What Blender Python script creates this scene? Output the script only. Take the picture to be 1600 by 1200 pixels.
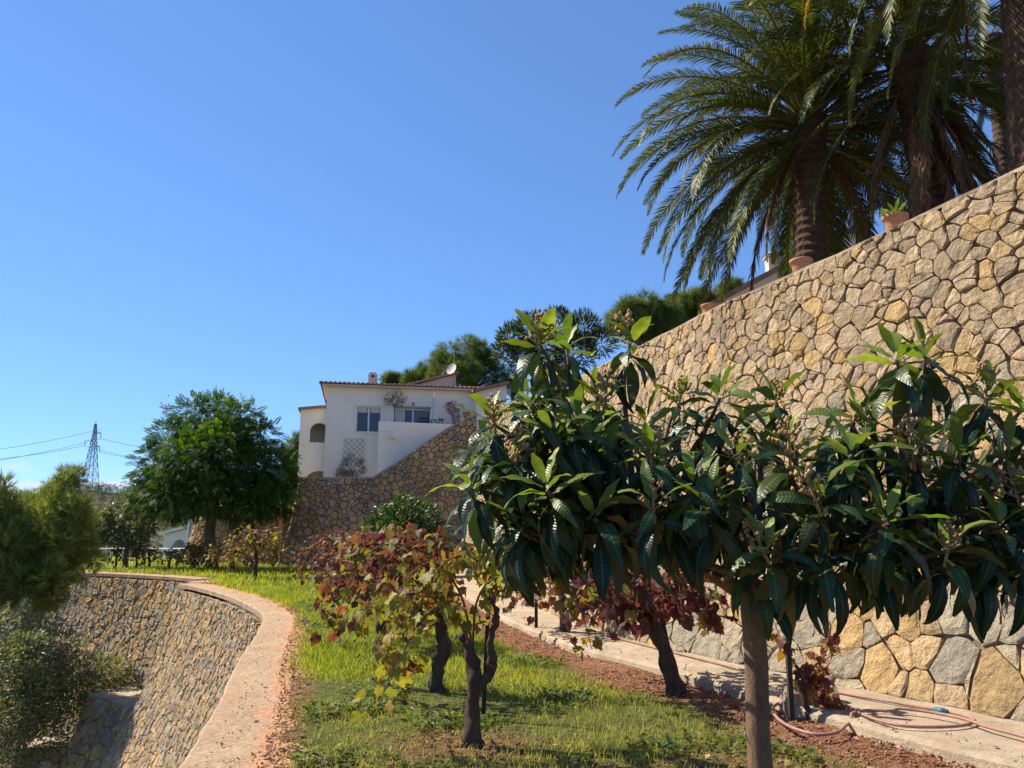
import bpy, math, random
import numpy as np
from mathutils import Vector, Matrix, noise

for _o in list(bpy.data.objects):
    bpy.data.objects.remove(_o)
SC = bpy.context.scene
COL = SC.collection
R = math.radians
rng = np.random.default_rng(11)
rnd = random.Random(7)

# ------------------------------------------------------------------ camera
EYE = 1.55
PITCH = R(10.85)
FPX = 1200.0
cam_d = bpy.data.cameras.new('camera')
cam_d.sensor_fit = 'HORIZONTAL'
cam_d.angle = 2 * math.atan(800 / FPX)
cam_d.clip_start = 0.05
cam_d.clip_end = 20000
cam = bpy.data.objects.new('camera', cam_d)
cam.location = (0, 0, EYE)
cam.rotation_euler = (math.pi / 2 + PITCH, 0, 0)
COL.objects.link(cam)
SC.camera = cam

# ------------------------------------------------------------------ sky, sun, exposure
SUN_EL = R(47)
SUN_AZ = math.atan2(-0.92, 0.40)          # direction TO the sun, measured from +Y towards +X
sun_dir = Vector((math.sin(SUN_AZ) * math.cos(SUN_EL), math.cos(SUN_AZ) * math.cos(SUN_EL), math.sin(SUN_EL)))
W = bpy.data.worlds.new('World')
SC.world = W
W.use_nodes = True
wn, wl = W.node_tree.nodes, W.node_tree.links
wn.clear()
sky = wn.new('ShaderNodeTexSky')
sky.sky_type = 'NISHITA'
sky.sun_disc = False
sky.sun_elevation = SUN_EL
sky.sun_rotation = SUN_AZ
sky.altitude = 0
sky.air_density = 0.8
sky.dust_density = 0.0
sky.ozone_density = 6.0
wb = wn.new('ShaderNodeBackground')
wb.inputs['Strength'].default_value = 0.094
wo = wn.new('ShaderNodeOutputWorld')
sky_tint = wn.new('ShaderNodeMix')
sky_tint.data_type = 'RGBA'
sky_tint.blend_type = 'MULTIPLY'
sky_tint.inputs[0].default_value = 1.0
sky_tint.inputs[7].default_value = (.98, 1.35, 1.84, 1)
sky_gamma = wn.new('ShaderNodeGamma')
sky_gamma.inputs[1].default_value = .70
wl.new(sky.outputs[0], sky_gamma.inputs[0])
wl.new(sky_gamma.outputs[0], sky_tint.inputs[6])
# thin low clouds near the horizon, all the way round
_tc = wn.new('ShaderNodeTexCoord')
_mp = wn.new('ShaderNodeMapping')
_mp.inputs['Scale'].default_value = (7, 7, 46)
wl.new(_tc.outputs['Generated'], _mp.inputs[0])
_cn = wn.new('ShaderNodeTexNoise')
_cn.inputs['Scale'].default_value = 1.0
_cn.inputs['Detail'].default_value = 5
wl.new(_mp.outputs[0], _cn.inputs['Vector'])
_cr = wn.new('ShaderNodeValToRGB')
_cr.color_ramp.elements[0].position = .46
_cr.color_ramp.elements[1].position = .58
wl.new(_cn.outputs['Fac'], _cr.inputs[0])
_sx = wn.new('ShaderNodeSeparateXYZ')
wl.new(_tc.outputs['Generated'], _sx.inputs[0])
_br = wn.new('ShaderNodeValToRGB')
_e = _br.color_ramp.elements
_e[0].position, _e[0].color = .035, (0, 0, 0, 1)
_e[1].position, _e[1].color = .055, (1, 1, 1, 1)
for _p, _c in ((.066, 1), (.088, 0)):
    _k = _e.new(_p)
    _k.color = (_c, _c, _c, 1)
wl.new(_sx.outputs[2], _br.inputs[0])
_mm = wn.new('ShaderNodeMath')
_mm.operation = 'MULTIPLY'
wl.new(_cr.outputs[0], _mm.inputs[0])
wl.new(_br.outputs[0], _mm.inputs[1])
_cm = wn.new('ShaderNodeMix')
_cm.data_type = 'RGBA'
wl.new(_mm.outputs[0], _cm.inputs[0])
wl.new(sky_tint.outputs[2], _cm.inputs[6])
_cm.inputs[7].default_value = (4.9, 5.2, 5.6, 1)
wl.new(_cm.outputs[2], wb.inputs['Color'])
wl.new(wb.outputs[0], wo.inputs['Surface'])
sun_l = bpy.data.lights.new('sun', 'SUN')
sun_l.energy = 5.0
sun_l.angle = R(0.53)
sun_l.color = (1.0, 0.90, 0.73)
sun_o = bpy.data.objects.new('sun', sun_l)
sun_o.rotation_euler = sun_dir.to_track_quat('Z', 'Y').to_euler()
sun_o.location = (-20, 10, 40)
COL.objects.link(sun_o)
SC.view_settings.view_transform = 'Standard'
SC.view_settings.look = 'None'
SC.view_settings.gamma = 1
SC.view_settings.use_curve_mapping = False
SC.view_settings.exposure = 0.9
SC.cycles.max_bounces = 6
SC.cycles.transparent_max_bounces = 6

# ------------------------------------------------------------------ geometry helpers
def pdir(px, py):
    u = (px - 800) / FPX
    v = (600 - py) / FPX
    c, s = math.cos(PITCH), math.sin(PITCH)
    return Vector((u, c - v * s, s + v * c))

def at(px, py, y):
    d = pdir(px, py)
    return Vector((0, 0, EYE)) + d * (y / d.y)

def gp(px, py, z=0.0):
    d = pdir(px, py)
    return Vector((0, 0, EYE)) + d * ((z - EYE) / d.z)

def proj(p):
    c, s = math.cos(PITCH), math.sin(PITCH)
    dz = p[2] - EYE
    dep = p[1] * c + dz * s
    up = -p[1] * s + dz * c
    if dep < 0.05:
        return None
    return 800 + FPX * p[0] / dep, 600 - FPX * up / dep, dep

def nv(v):
    v = np.asarray(v, float)
    return v / (np.linalg.norm(v, axis=-1, keepdims=True) + 1e-12)

def link(o, parent=None):
    COL.objects.link(o)
    if parent is not None:
        o.parent = parent
    return o

def tag(o, label=None, cat=None, group=None, kind=None):
    if label:
        o['label'] = label
    if cat:
        o['category'] = cat
    if group:
        o['group'] = group
    if kind:
        o['kind'] = kind
    return o

def thing(name, loc, label, cat, group=None, rz=0.0):
    o = bpy.data.objects.new(name, None)
    o.empty_display_size = 0.2
    o.location = loc
    o.rotation_euler = (0, 0, rz)
    link(o)
    return tag(o, label, cat, group)

def np_mesh(name, V, F, tint=None, smooth=False, uv=None, rim=None):
    V = np.ascontiguousarray(V, dtype=np.float32)
    F = np.ascontiguousarray(F, dtype=np.int32)
    me = bpy.data.meshes.new(name)
    me.vertices.add(len(V))
    me.vertices.foreach_set('co', V.ravel())
    me.loops.add(F.size)
    me.loops.foreach_set('vertex_index', F.ravel())
    me.polygons.add(len(F))
    me.polygons.foreach_set('loop_start', np.arange(len(F), dtype=np.int32) * F.shape[1])
    if smooth:
        me.polygons.foreach_set('use_smooth', np.ones(len(F), dtype=bool))
    if tint is not None:
        a = me.attributes.new('tint', 'FLOAT_COLOR', 'POINT')
        c = np.ones((len(V), 4), dtype=np.float32)
        c[:, :3] = tint
        a.data.foreach_set('color', c.ravel())
    if rim is not None:
        a = me.attributes.new('rim', 'FLOAT', 'POINT')
        a.data.foreach_set('value', np.ascontiguousarray(rim, dtype=np.float32))
    if uv is not None:
        l = me.uv_layers.new(name='UVMap')
        l.data.foreach_set('uv', np.ascontiguousarray(np.asarray(uv, dtype=np.float32)[F.ravel()]).ravel())
    me.update(calc_edges=True)
    me.validate()
    return me

class MB:
    """collects shapes and links them as ONE mesh object"""
    def __init__(self):
        self.v = []
        self.f = []
        self.c = []
    def add(self, verts, faces, col=None):
        b = len(self.v)
        self.v += [tuple(p) for p in verts]
        self.f += [tuple(i + b for i in f) for f in faces]
        self.c += [col or (1, 1, 1)] * len(verts)
        return self
    def box(self, c, s, rz=0.0, M=None):
        vs = []
        for dx in (-.5, .5):
            for dy in (-.5, .5):
                for dz in (-.5, .5):
                    x, y, z = dx * s[0], dy * s[1], dz * s[2]
                    ca, sa = math.cos(rz), math.sin(rz)
                    p = Vector((c[0] + x * ca - y * sa, c[1] + x * sa + y * ca, c[2] + z))
                    vs.append(M @ p if M else p)
        return self.add(vs, [(0, 1, 3, 2), (4, 6, 7, 5), (0, 4, 5, 1), (2, 3, 7, 6), (0, 2, 6, 4), (1, 5, 7, 3)])
    def bar(self, a, b, w, d=None):
        a, b = Vector(a), Vector(b)
        return self.tube([a, b], [w, w], 4)
    def tube(self, pts, radii, n=8, jit=0.0, seed=0, lump=0.0, lf=6.0, col=None):
        pts = [Vector(p) for p in pts]
        vs, fs = [], []
        ref = Vector((0.3, 1, 0.1))
        for i, p in enumerate(pts):
            if i == 0:
                t = pts[1] - p
            elif i == len(pts) - 1:
                t = p - pts[i - 1]
            else:
                t = pts[i + 1] - pts[i - 1]
            t.normalize()
            x = ref - t * ref.dot(t)
            if x.length < 1e-3:
                x = Vector((1, 0, 0)) - t * t.x
            x.normalize()
            ref = x
            y = t.cross(x)
            for k in range(n):
                a = 2 * math.pi * k / n
                r = radii[i]
                q = p + (x * math.cos(a) + y * math.sin(a)) * r
                if lump:
                    r *= 1 + lump * noise.noise(Vector((q.x * lf + seed, q.y * lf, q.z * lf * .45)))
                    q = p + (x * math.cos(a) + y * math.sin(a)) * r
                vs.append(q)
        for i in range(len(pts) - 1):
            for k in range(n):
                k2 = (k + 1) % n
                fs.append((i * n + k, i * n + k2, (i + 1) * n + k2, (i + 1) * n + k))
        fs.append(tuple(range(n - 1, -1, -1)))
        fs.append(tuple((len(pts) - 1) * n + k for k in range(n)))
        return self.add(vs, fs, col)
    def mesh(self, name, mat, smooth=False):
        me = bpy.data.meshes.new(name)
        me.from_pydata(self.v, [], self.f)
        if smooth:
            me.polygons.foreach_set('use_smooth', [True] * len(me.polygons))
        a = me.attributes.new('tint', 'FLOAT_COLOR', 'POINT')
        c = np.ones((len(self.v), 4), dtype=np.float32)
        if self.c:
            c[:, :3] = self.c
        a.data.foreach_set('color', c.ravel())
        me.update()
        if mat:
            me.materials.append(mat)
        return me
    def build(self, name, mat, parent=None, smooth=False, local=False):
        # the vertices are in world coordinates: bring them to the parent's frame
        if not local and parent is not None:
            Mi = (Matrix.Translation(parent.location) @ parent.rotation_euler.to_matrix().to_4x4()).inverted()
            pp = parent.parent
            if pp is not None:
                Mi = Mi @ (Matrix.Translation(pp.location) @ pp.rotation_euler.to_matrix().to_4x4()).inverted()
            self.v = [tuple(Mi @ Vector(p)) for p in self.v]
        o = bpy.data.objects.new(name, self.mesh(name, mat, smooth))
        return link(o, parent)

def spline(pts, n):
    """Catmull-Rom through 2-d or 3-d points, n samples per span"""
    P = [np.asarray(p, float) for p in pts]
    P = [2 * P[0] - P[1]] + P + [2 * P[-1] - P[-2]]
    out = []
    for i in range(1, len(P) - 2):
        for k in range(n):
            t = k / n
            a, b, c, d = P[i - 1], P[i], P[i + 1], P[i + 2]
            out.append(.5 * ((2 * b) + (-a + c) * t + (2 * a - 5 * b + 4 * c - d) * t * t + (-a + 3 * b - 3 * c + d) * t ** 3))
    out.append(P[-2])
    return out

# ------------------------------------------------------------------ materials
MATS = {}
def nm(name):
    m = bpy.data.materials.new(name)
    m.use_nodes = True
    nt = m.node_tree
    nt.nodes.clear()
    out = nt.nodes.new('ShaderNodeOutputMaterial')
    return m, nt.nodes, nt.links, out

def _noise(n, l, scale, detail=4, rough=.6, vec=None, dist=0.0):
    t = n.new('ShaderNodeTexNoise')
    t.inputs['Scale'].default_value = scale
    t.inputs['Detail'].default_value = detail
    t.inputs['Roughness'].default_value = rough
    t.inputs['Distortion'].default_value = dist
    if vec is not None:
        l.new(vec, t.inputs['Vector'])
    return t.outputs['Fac']

def _ramp(n, l, fac, stops):
    r = n.new('ShaderNodeValToRGB')
    e = r.color_ramp.elements
    while len(e) > 1:
        e.remove(e[-1])
    e[0].position = stops[0][0]
    e[0].color = (*stops[0][1], 1) if not isinstance(stops[0][1], (int, float)) else (stops[0][1],) * 3 + (1,)
    for p, c in stops[1:]:
        k = e.new(p)
        k.color = (*c, 1) if not isinstance(c, (int, float)) else (c, c, c, 1)
    l.new(fac, r.inputs[0])
    return r.outputs[0]

def _mix(n, l, mode, fac, a, b):
    m = n.new('ShaderNodeMix')
    m.data_type = 'RGBA'
    m.blend_type = mode
    for sock, val in ((m.inputs[0], fac), (m.inputs[6], a), (m.inputs[7], b)):
        if hasattr(val, 'is_output'):
            l.new(val, sock)
        elif isinstance(val, (int, float)):
            sock.default_value = val
        else:
            sock.default_value = (*val, 1)
    return m.outputs[2]

def _attr(n, name='tint'):
    a = n.new('ShaderNodeAttribute')
    a.attribute_name = name
    return a

def _pos(n):
    return n.new('ShaderNodeNewGeometry').outputs['Position']

def _bump(n, l, h, strength, dist, prev=None):
    b = n.new('ShaderNodeBump')
    b.inputs['Strength'].default_value = strength
    b.inputs['Distance'].default_value = dist
    l.new(h, b.inputs['Height'])
    if prev is not None:
        l.new(prev, b.inputs['Normal'])
    return b.outputs[0]

def surf(name, color, rough=.8, nscale=6.0, namt=.35, bump=.3, bdist=.01, bscale=None, attr=False, spec=.3, stretch=None, metal=0.0, stain=None):
    """one-colour weathered surface: the colour times noise, fine relief"""
    if name in MATS:
        return MATS[name]
    m, n, l, out = nm(name)
    p = n.new('ShaderNodeBsdfPrincipled')
    pos = _pos(n)
    if stretch:
        mp = n.new('ShaderNodeMapping')
        mp.inputs['Scale'].default_value = stretch
        l.new(pos, mp.inputs[0])
        pos = mp.outputs[0]
    f = _noise(n, l, nscale, 6, .65, pos)
    g = _noise(n, l, nscale * 7.3, 4, .6, pos)
    lo, hi = 1 - namt, 1 + namt * .6
    sh = _mix(n, l, 'MULTIPLY', 1.0, _ramp(n, l, f, [(.3, lo), (.7, hi)]), _ramp(n, l, g, [(.3, 1 - namt * .5), (.7, 1 + namt * .3)]))
    c = _attr(n).outputs['Color'] if attr else color
    base = _mix(n, l, 'MULTIPLY', 1.0, sh, c)
    if attr and color is not None:
        base = _mix(n, l, 'MULTIPLY', 1.0, base, color)
    if stain:
        s = _noise(n, l, stain[1], 5, .7, pos)
        base = _mix(n, l, 'MIX', _ramp(n, l, s, [(stain[2], 0), (min(stain[2] + .15, 1), stain[3])]), base, stain[0])
    l.new(base, p.inputs['Base Color'])
    p.inputs['Roughness'].default_value = rough
    p.inputs['Specular IOR Level'].default_value = spec
    p.inputs['Metallic'].default_value = metal
    if bump:
        bs = bscale or nscale * 4
        b1 = _bump(n, l, _noise(n, l, bs, 6, .7, pos), bump, bdist)
        l.new(b1, p.inputs['Normal'])
    l.new(p.outputs[0], out.inputs[0])
    MATS[name] = m
    return m

def leafmat(name, color=(1, 1, 1), src='attr', rough=.5, trans=.4, spec=.4, under=None, tboost=(1.2, 1.25, .5), vein=False, gain=1.0, rim=None):
    """leaf: glossy front, paler back, light shining through"""
    if name in MATS:
        return MATS[name]
    m, n, l, out = nm(name)
    if src == 'attr':
        c = _attr(n).outputs['Color']
    elif src == 'obj':
        c = n.new('ShaderNodeObjectInfo').outputs['Color']
    else:
        c = color
    base = _mix(n, l, 'MULTIPLY', 1.0, c, color) if src in ('attr', 'obj') else c
    ns = _noise(n, l, 18, 3, .6, _pos(n))
    base = _mix(n, l, 'MULTIPLY', 1.0, base, _ramp(n, l, ns, [(.3, .72), (.7, 1.2)])) if src != 'flat' else base
    if rim is not None:
        rf = n.new('ShaderNodeMath'); rf.operation = 'MULTIPLY'
        l.new(_attr(n, 'rim').outputs['Fac'], rf.inputs[0])
        l.new(_ramp(n, l, _noise(n, l, 9, 4, .7, _pos(n)), [(.35, .0), (.65, .75)]), rf.inputs[1])
        base = _mix(n, l, 'MIX', rf.outputs[0], base, rim)
    p = n.new('ShaderNodeBsdfPrincipled')
    top = base
    if vein:
        uv = n.new('ShaderNodeUVMap')
        sp = n.new('ShaderNodeSeparateXYZ')
        l.new(uv.outputs[0], sp.inputs[0])
        ab = n.new('ShaderNodeMath'); ab.operation = 'ABSOLUTE'
        l.new(sp.outputs[0], ab.inputs[0])
        mm = n.new('ShaderNodeMath'); mm.operation = 'MULTIPLY_ADD'
        l.new(ab.outputs[0], mm.inputs[0]); mm.inputs[1].default_value = -5.0
        m2 = n.new('ShaderNodeMath'); m2.operation = 'MULTIPLY'
        l.new(sp.outputs[1], m2.inputs[0]); m2.inputs[1].default_value = 92.0
        l.new(m2.outputs[0], mm.inputs[2])
        si = n.new('ShaderNodeMath'); si.operation = 'SINE'
        l.new(mm.outputs[0], si.inputs[0])
        mid = _ramp(n, l, ab.outputs[0], [(0, 1), (.09, 0)])
        top = _mix(n, l, 'MIX', mid, base, _mix(n, l, 'MIX', .6, base, (.22, .26, .08)))
        b = _bump(n, l, si.outputs[0], .2, .002)
        l.new(b, p.inputs['Normal'])
    if under is not None:
        geo = n.new('ShaderNodeNewGeometry')
        top = _mix(n, l, 'MIX', geo.outputs['Backfacing'], top, _mix(n, l, 'MIX', .6, base, under))
    l.new(top, p.inputs['Base Color'])
    p.inputs['Roughness'].default_value = rough
    p.inputs['Specular IOR Level'].default_value = spec
    tr = n.new('ShaderNodeBsdfTranslucent')
    l.new(_mix(n, l, 'MULTIPLY', 1.0, base, tuple(t * gain for t in tboost)), tr.inputs['Color'])
    mx = n.new('ShaderNodeMixShader')
    mx.inputs[0].default_value = trans
    l.new(p.outputs[0], mx.inputs[1])
    l.new(tr.outputs[0], mx.inputs[2])
    l.new(mx.outputs[0], out.inputs[0])
    MATS[name] = m
    return m

M_STONE = surf('stone', (1, 1, 1), rough=.92, nscale=7, namt=.30, bump=1.0, bdist=.09, bscale=11, attr=True, spec=.12, stain=((.21, .17, .125), .9, .56, .55))
M_MORTAR = surf('mortar', (.24, .18, .12), rough=.95, nscale=5, namt=.4, bump=.6, bdist=.02)
M_COPING = surf('coping', (.40, .32, .23), rough=.92, nscale=3, namt=.35, bump=.5, bdist=.012, bscale=30)
M_WHITE = surf('white_render', (.90, .80, .66), rough=.9, nscale=.8, namt=.06, bump=.15, bdist=.005, bscale=40)
M_BARK = surf('bark', (.19, .135, .095), rough=.9, nscale=9, namt=.45, bump=.9, bdist=.02, bscale=30, stretch=(1, 1, .35))
# ------------------------------------------------------------------ stone walls
class Wall:
    """plan curve + profile: point(s, t); s runs along the curve in metres, t is height"""
    def __init__(self, pts, prof, z0=0.0, side=1):
        P = np.array(pts)
        self.P = P
        d = np.linalg.norm(np.diff(P, axis=0), axis=1)
        self.S = np.concatenate([[0], np.cumsum(d)])
        T = np.gradient(P, self.S, axis=0)
        T /= np.linalg.norm(T, axis=1, keepdims=True)
        self.N = np.stack([-T[:, 1], T[:, 0]], axis=1) * side      # outward
        self.prof, self.z0 = prof, z0
        self.L = self.S[-1]
    def plan(self, s):
        s = min(max(s, 0), self.L)
        c = (np.interp(s, self.S, self.P[:, 0]), np.interp(s, self.S, self.P[:, 1]))
        n = (np.interp(s, self.S, self.N[:, 0]), np.interp(s, self.S, self.N[:, 1]))
        return c, n
    def point(self, s, t, out=0.0):
        c, n = self.plan(s)
        k = math.hypot(*n) or 1
        n = (n[0] / k, n[1] / k)
        o = self.prof(t)
        sl = (self.prof(t + .05) - self.prof(t - .05)) / .1
        nz = -sl
        q = math.sqrt(1 + nz * nz)
        o2 = out / q
        return Vector((c[0] + n[0] * (o + o2), c[1] + n[1] * (o + o2), self.z0 + t + nz * o2))

def clip(poly, nx, ny, c):
    """keep nx*x + ny*y <= c"""
    out = []
    m = len(poly)
    for i in range(m):
        a, b = poly[i], poly[(i + 1) % m]
        da, db = nx * a[0] + ny * a[1] - c, nx * b[0] + ny * b[1] - c
        if da <= 0:
            out.append(a)
        if da * db < 0:
            k = da / (da - db)
            out.append((a[0] + (b[0] - a[0]) * k, a[1] + (b[1] - a[1]) * k))
    return out

def cells(s0, s1, t0f, t1f, w, h, drop, r):
    """irregular stones: jittered Voronoi between t0f(s) and t1f(s)"""
    lo = min(t0f(s0 + (s1 - s0) * k / 40) for k in range(41))
    hi = max(t1f(s0 + (s1 - s0) * k / 40) for k in range(41))
    nr, nc = int((hi - lo) / h) + 2, int((s1 - s0) / w) + 2
    G = {}
    for j in range(-2, nr + 2):
        for i in range(-2, nc + 2):
            t = lo + (j + .5 + r.uniform(-.48, .48)) * h
            s = s0 + (i + .5 + (.5 if j % 2 else 0) + r.uniform(-.5, .5)) * w
            if r.random() > drop(s, t):
                G[(i, j)] = (s, t, (r.random() ** 2 * .55 * min(w, h)) ** 2 * 4)
    res = []
    for (i, j), (s, t, wt) in G.items():
        if t < t0f(s) - 2 * h or t > t1f(s) + 2 * h:
            continue
        poly = [(s - 2.4 * w, t - 2.4 * h), (s + 2.4 * w, t - 2.4 * h), (s + 2.4 * w, t + 2.4 * h), (s - 2.4 * w, t + 2.4 * h)]
        nb = []
        for dj in range(-3, 4):
            for di in range(-3, 4):
                if (di or dj) and (i + di, j + dj) in G:
                    q = G[(i + di, j + dj)]
                    nb.append(((q[0] - s) ** 2 + (q[1] - t) ** 2, q))
        nb.sort()
        for d2, q in nb[:26]:
            nx, ny = q[0] - s, q[1] - t
            poly = clip(poly, nx, ny, nx * (q[0] + s) / 2 + ny * (q[1] + t) / 2 + (wt - q[2]) / 2)
            if len(poly) < 3:
                break
        if len(poly) < 3:
            continue
        poly = clip(poly, 1, 0, s1)
        poly = clip(poly, -1, 0, -s0)
        sl = (t1f(s + .1) - t1f(s - .1)) / .2
        poly = clip(poly, -sl, 1, t1f(s) - sl * s)
        sl0 = (t0f(s + .1) - t0f(s - .1)) / .2
        poly = clip(poly, sl0, -1, -t0f(s) + sl0 * s)
        if len(poly) >= 3:
            res.append(poly)
    return res

def stone_geo(wall, poly, r, gap, relief):
    # drop tiny edges, cut corners so that the outline is rounded
    P = [poly[0]]
    for p in poly[1:]:
        if math.dist(p, P[-1]) > .035:
            P.append(p)
    if len(P) > 3 and math.dist(P[0], P[-1]) < .035:
        P.pop()
    if len(P) < 3:
        return None
    cx = sum(p[0] for p in P) / len(P)
    cy = sum(p[1] for p in P) / len(P)
    area = abs(sum(P[i][0] * P[(i + 1) % len(P)][1] - P[(i + 1) % len(P)][0] * P[i][1] for i in range(len(P)))) / 2
    if area < .004:
        return None
    Q = []
    room = 10 - len(P)
    lens = sorted(range(len(P)), key=lambda i: -math.dist(P[i], P[(i + 1) % len(P)]))[:max(room, 0)]
    for i, p in enumerate(P):
        a, b = P[i - 1], P[(i + 1) % len(P)]
        k = r.uniform(.05, .14)
        Q.append((p[0] + ((a[0] + b[0]) / 2 - p[0]) * k, p[1] + ((a[1] + b[1]) / 2 - p[1]) * k))
        if i in lens and math.dist(p, b) > .09:
            mx, my = (p[0] + b[0]) / 2, (p[1] + b[1]) / 2
            # a shared wobble, so that neighbours stay fitted to each other
            w = .16 * math.dist(p, b)
            Q.append((mx + noise.noise(Vector((mx * 7, my * 7, 1))) * w, my + noise.noise(Vector((mx * 7, my * 7, 8))) * w))
    n = len(Q)
    rad = math.sqrt(area / math.pi)
    sc0 = max(.5, 1 - gap / rad)
    hgt = relief * r.uniform(.55, 1.3)
    gx, gy = r.uniform(-.3, .3), r.uniform(-.3, .3)
    V = []
    for sc, dep, jz, js in ((sc0, -.05, 0, 0), (sc0 * .99, hgt * .7, .25, .012), (sc0 * .80, hgt, .30, .10)):
        for q in Q:
            k = sc * (1 + r.uniform(-js, js))
            x, y = (q[0] - cx) * k, (q[1] - cy) * k
            o = dep + r.uniform(-jz, jz) * hgt + (gx * x + gy * y) * (hgt * 1.4 if dep > 0 else 0)
            V.append(wall.point(cx + x, cy + y, o))
    V.append(wall.point(cx + r.uniform(-.2, .2) * rad, cy + r.uniform(-.2, .2) * rad, hgt * r.uniform(.7, 1.35)))
    F = []
    for k in range(2):
        for i in range(n):
            i2 = (i + 1) % n
            F.append((k * n + i, k * n + i2, (k + 1) * n + i2))
            F.append((k * n + i, (k + 1) * n + i2, (k + 1) * n + i))
    for i in range(n):
        F.append((2 * n + i, 2 * n + (i + 1) % n, 3 * n))
    return V, F, (cx, cy), area

def lay_stones(root, wall, polys, r, colf, gap=.002, relief=.05, most=300, flip=False):
    made = []
    for poly in polys:
        g = stone_geo(wall, poly, r, gap, relief)
        if not g:
            continue
        V, F, (cx, cy), area = g
        p = proj(wall.point(cx, cy))
        score = 0
        if p and -40 < p[0] < 1640 and -40 < p[1] < 1240:
            score = area / p[2] ** 2
        made.append((score, V, F, colf(cx, cy, r)))
    made.sort(key=lambda m: -m[0])
    loc = root.location
    rest = MB()
    for k, (score, V, F, c) in enumerate(made):
        if flip:
            F = [f[::-1] for f in F]
        if k < most and score > 0:
            mb = MB()
            o = V[-1]
            mb.add([p - o for p in V], F, c)
            ob = bpy.data.objects.new('stone', mb.mesh('stone', M_STONE, False))
            ob.location = o - loc
            link(ob, root)
        else:
            rest.add(V, F, c)
    if rest.v:
        o = rest.build('small_stones', M_STONE, root)
        o['kind'] = 'stuff'
    return len(made)

def wall_core(root, wall, s0, s1, t0f, t1f, ns, nt, mat, flip=False, out=-.03, name='mortar_bed'):
    V, F = [], []
    for i in range(ns + 1):
        s = s0 + (s1 - s0) * i / ns
        for j in range(nt + 1):
            t = t0f(s) + (t1f(s) - t0f(s)) * j / nt
            V.append(wall.point(s, t, out))
    for i in range(ns):
        for j in range(nt):
            a = i * (nt + 1) + j
            f = (a, a + nt + 1, a + nt + 2, a + 1)
            F.append(f[::-1] if flip else f)
    mb = MB()
    mb.add(V, F)
    return mb.build(name, mat, root, True)

SANDY = [(.54, .385, .22), (.50, .365, .22), (.56, .41, .245), (.46, .335, .205), (.54, .37, .19), (.56, .37, .165), (.51, .38, .245), (.44, .325, .21)]
GREYS = [(.41, .355, .28), (.37, .325, .265), (.45, .39, .30), (.42, .355, .27), (.35, .31, .26), (.46, .39, .285)]
OCHRE = [(.50, .345, .165), (.48, .345, .18), (.51, .37, .21)]

def pick(r, pal, v=.14):
    c = r.choice(pal)
    k = 1 + r.uniform(-v, v)
    return (c[0] * k, c[1] * k, c[2] * k)

def const(v):
    return lambda s: v

# ---- plan curves
BASE = [(4.85, 4.4), (3.87, 6.33), (3.22, 7.5), (2.23, 9.4), (1.69, 10.6), (.68, 14.2), (-.4, 20), (-2.0, 29), (-2.75, 36.4)]
BASEC = np.array(spline(BASE, 10))
def base_x(y):
    return float(np.interp(y, BASEC[:, 1], BASEC[:, 0]))

RH0 = 5.3
def r_prof(t):
    k = min(max(t / 5.3, -.1), 1.4)
    return -1.35 * (1 - abs(1 - min(k, 1)) ** 1.7) - max(k - 1, 0) * .15
right = Wall(BASEC, r_prof, .10, 1)
# height along the wall, set from the line of its top
_RT = [(1600, 255), (1425, 338), (1250, 420), (1120, 482), (1000, 540), (900, 590), (800, 628), (725, 657)]
def _solve_top(px, py):
    d = pdir(px, py)
    best = None
    for k in range(200):
        s = right.L * k / 199
        c, n = right.plan(s)
        # plane through the curve point with wall tangent: find the height where the ray is over it
        for it in range(3):
            pass
        # ray at this y
        z = EYE + d.z * (c[1] / d.y)
        t = z - right.z0
        p = right.point(s, t)
        # the ray at p.y
        z2 = EYE + d.z * (p.y / d.y)
        p = right.point(s, z2 - right.z0)
        e = abs(d.x * (p.y / d.y) - p.x)
        if best is None or e < best[0]:
            best = (e, s, z2 - right.z0)
    return best
_tops = sorted([(b[1], b[2]) for b in (_solve_top(*q) for q in _RT)])
print('wall top', [(round(a, 2), round(b, 2)) for a, b in _tops])
_ts = np.array([t[0] for t in _tops]); _th = np.array([t[1] for t in _tops])
_pf = np.polyfit(_ts, _th, 3)
def rtop(s):
    s2 = max(s, _ts[0] - .5)
    return float(np.polyval(_pf, s2)) if s >= _ts[0] else float(np.polyval(_pf, _ts[0]) + (_ts[0] - s) * .02)

wr = thing('retaining_wall', (4.0, 7.0, 0), 'long sunlit sandstone retaining wall rising behind the loquat tree, pots on top', 'wall')
sr = random.Random(3)
def r_col(s, t, r):
    up = t + noise.noise(Vector((s * .35, t * .5, 3))) * 1.3
    if up > 2.6:
        return pick(r, SANDY)
    x = r.random()
    if x < .11:
        return pick(r, OCHRE)
    c = pick(r, GREYS if x < .62 else SANDY)
    return (c[0] * 1.06, c[1] * 1.02, c[2] * .92)
def band(t, ph):
    return lambda s: t + .14 * math.sin(s * 2.1 + ph) + .10 * math.sin(s * 5.3 + ph * 2)
b1f, b2f = band(1.05, 0), band(2.0, 1.3)
rcells = cells(0.0, right.L, const(.0), b1f, .275, .21, lambda s, t: .25, sr)
rcells += cells(0.0, right.L, b1f, b2f, .20, .15, lambda s, t: .28, sr)
rcells += cells(0.0, right.L, b2f, lambda s: rtop(s) - .01, .158, .12, lambda s, t: .30, sr)
nR = lay_stones(wr, right, rcells, sr, r_col, gap=.0015, relief=.034)
wall_core(wr, right, 0, right.L, const(-.4), lambda s: rtop(s) - .03, 80, 12, M_MORTAR)
wr['kind'] = 'thing'
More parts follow.
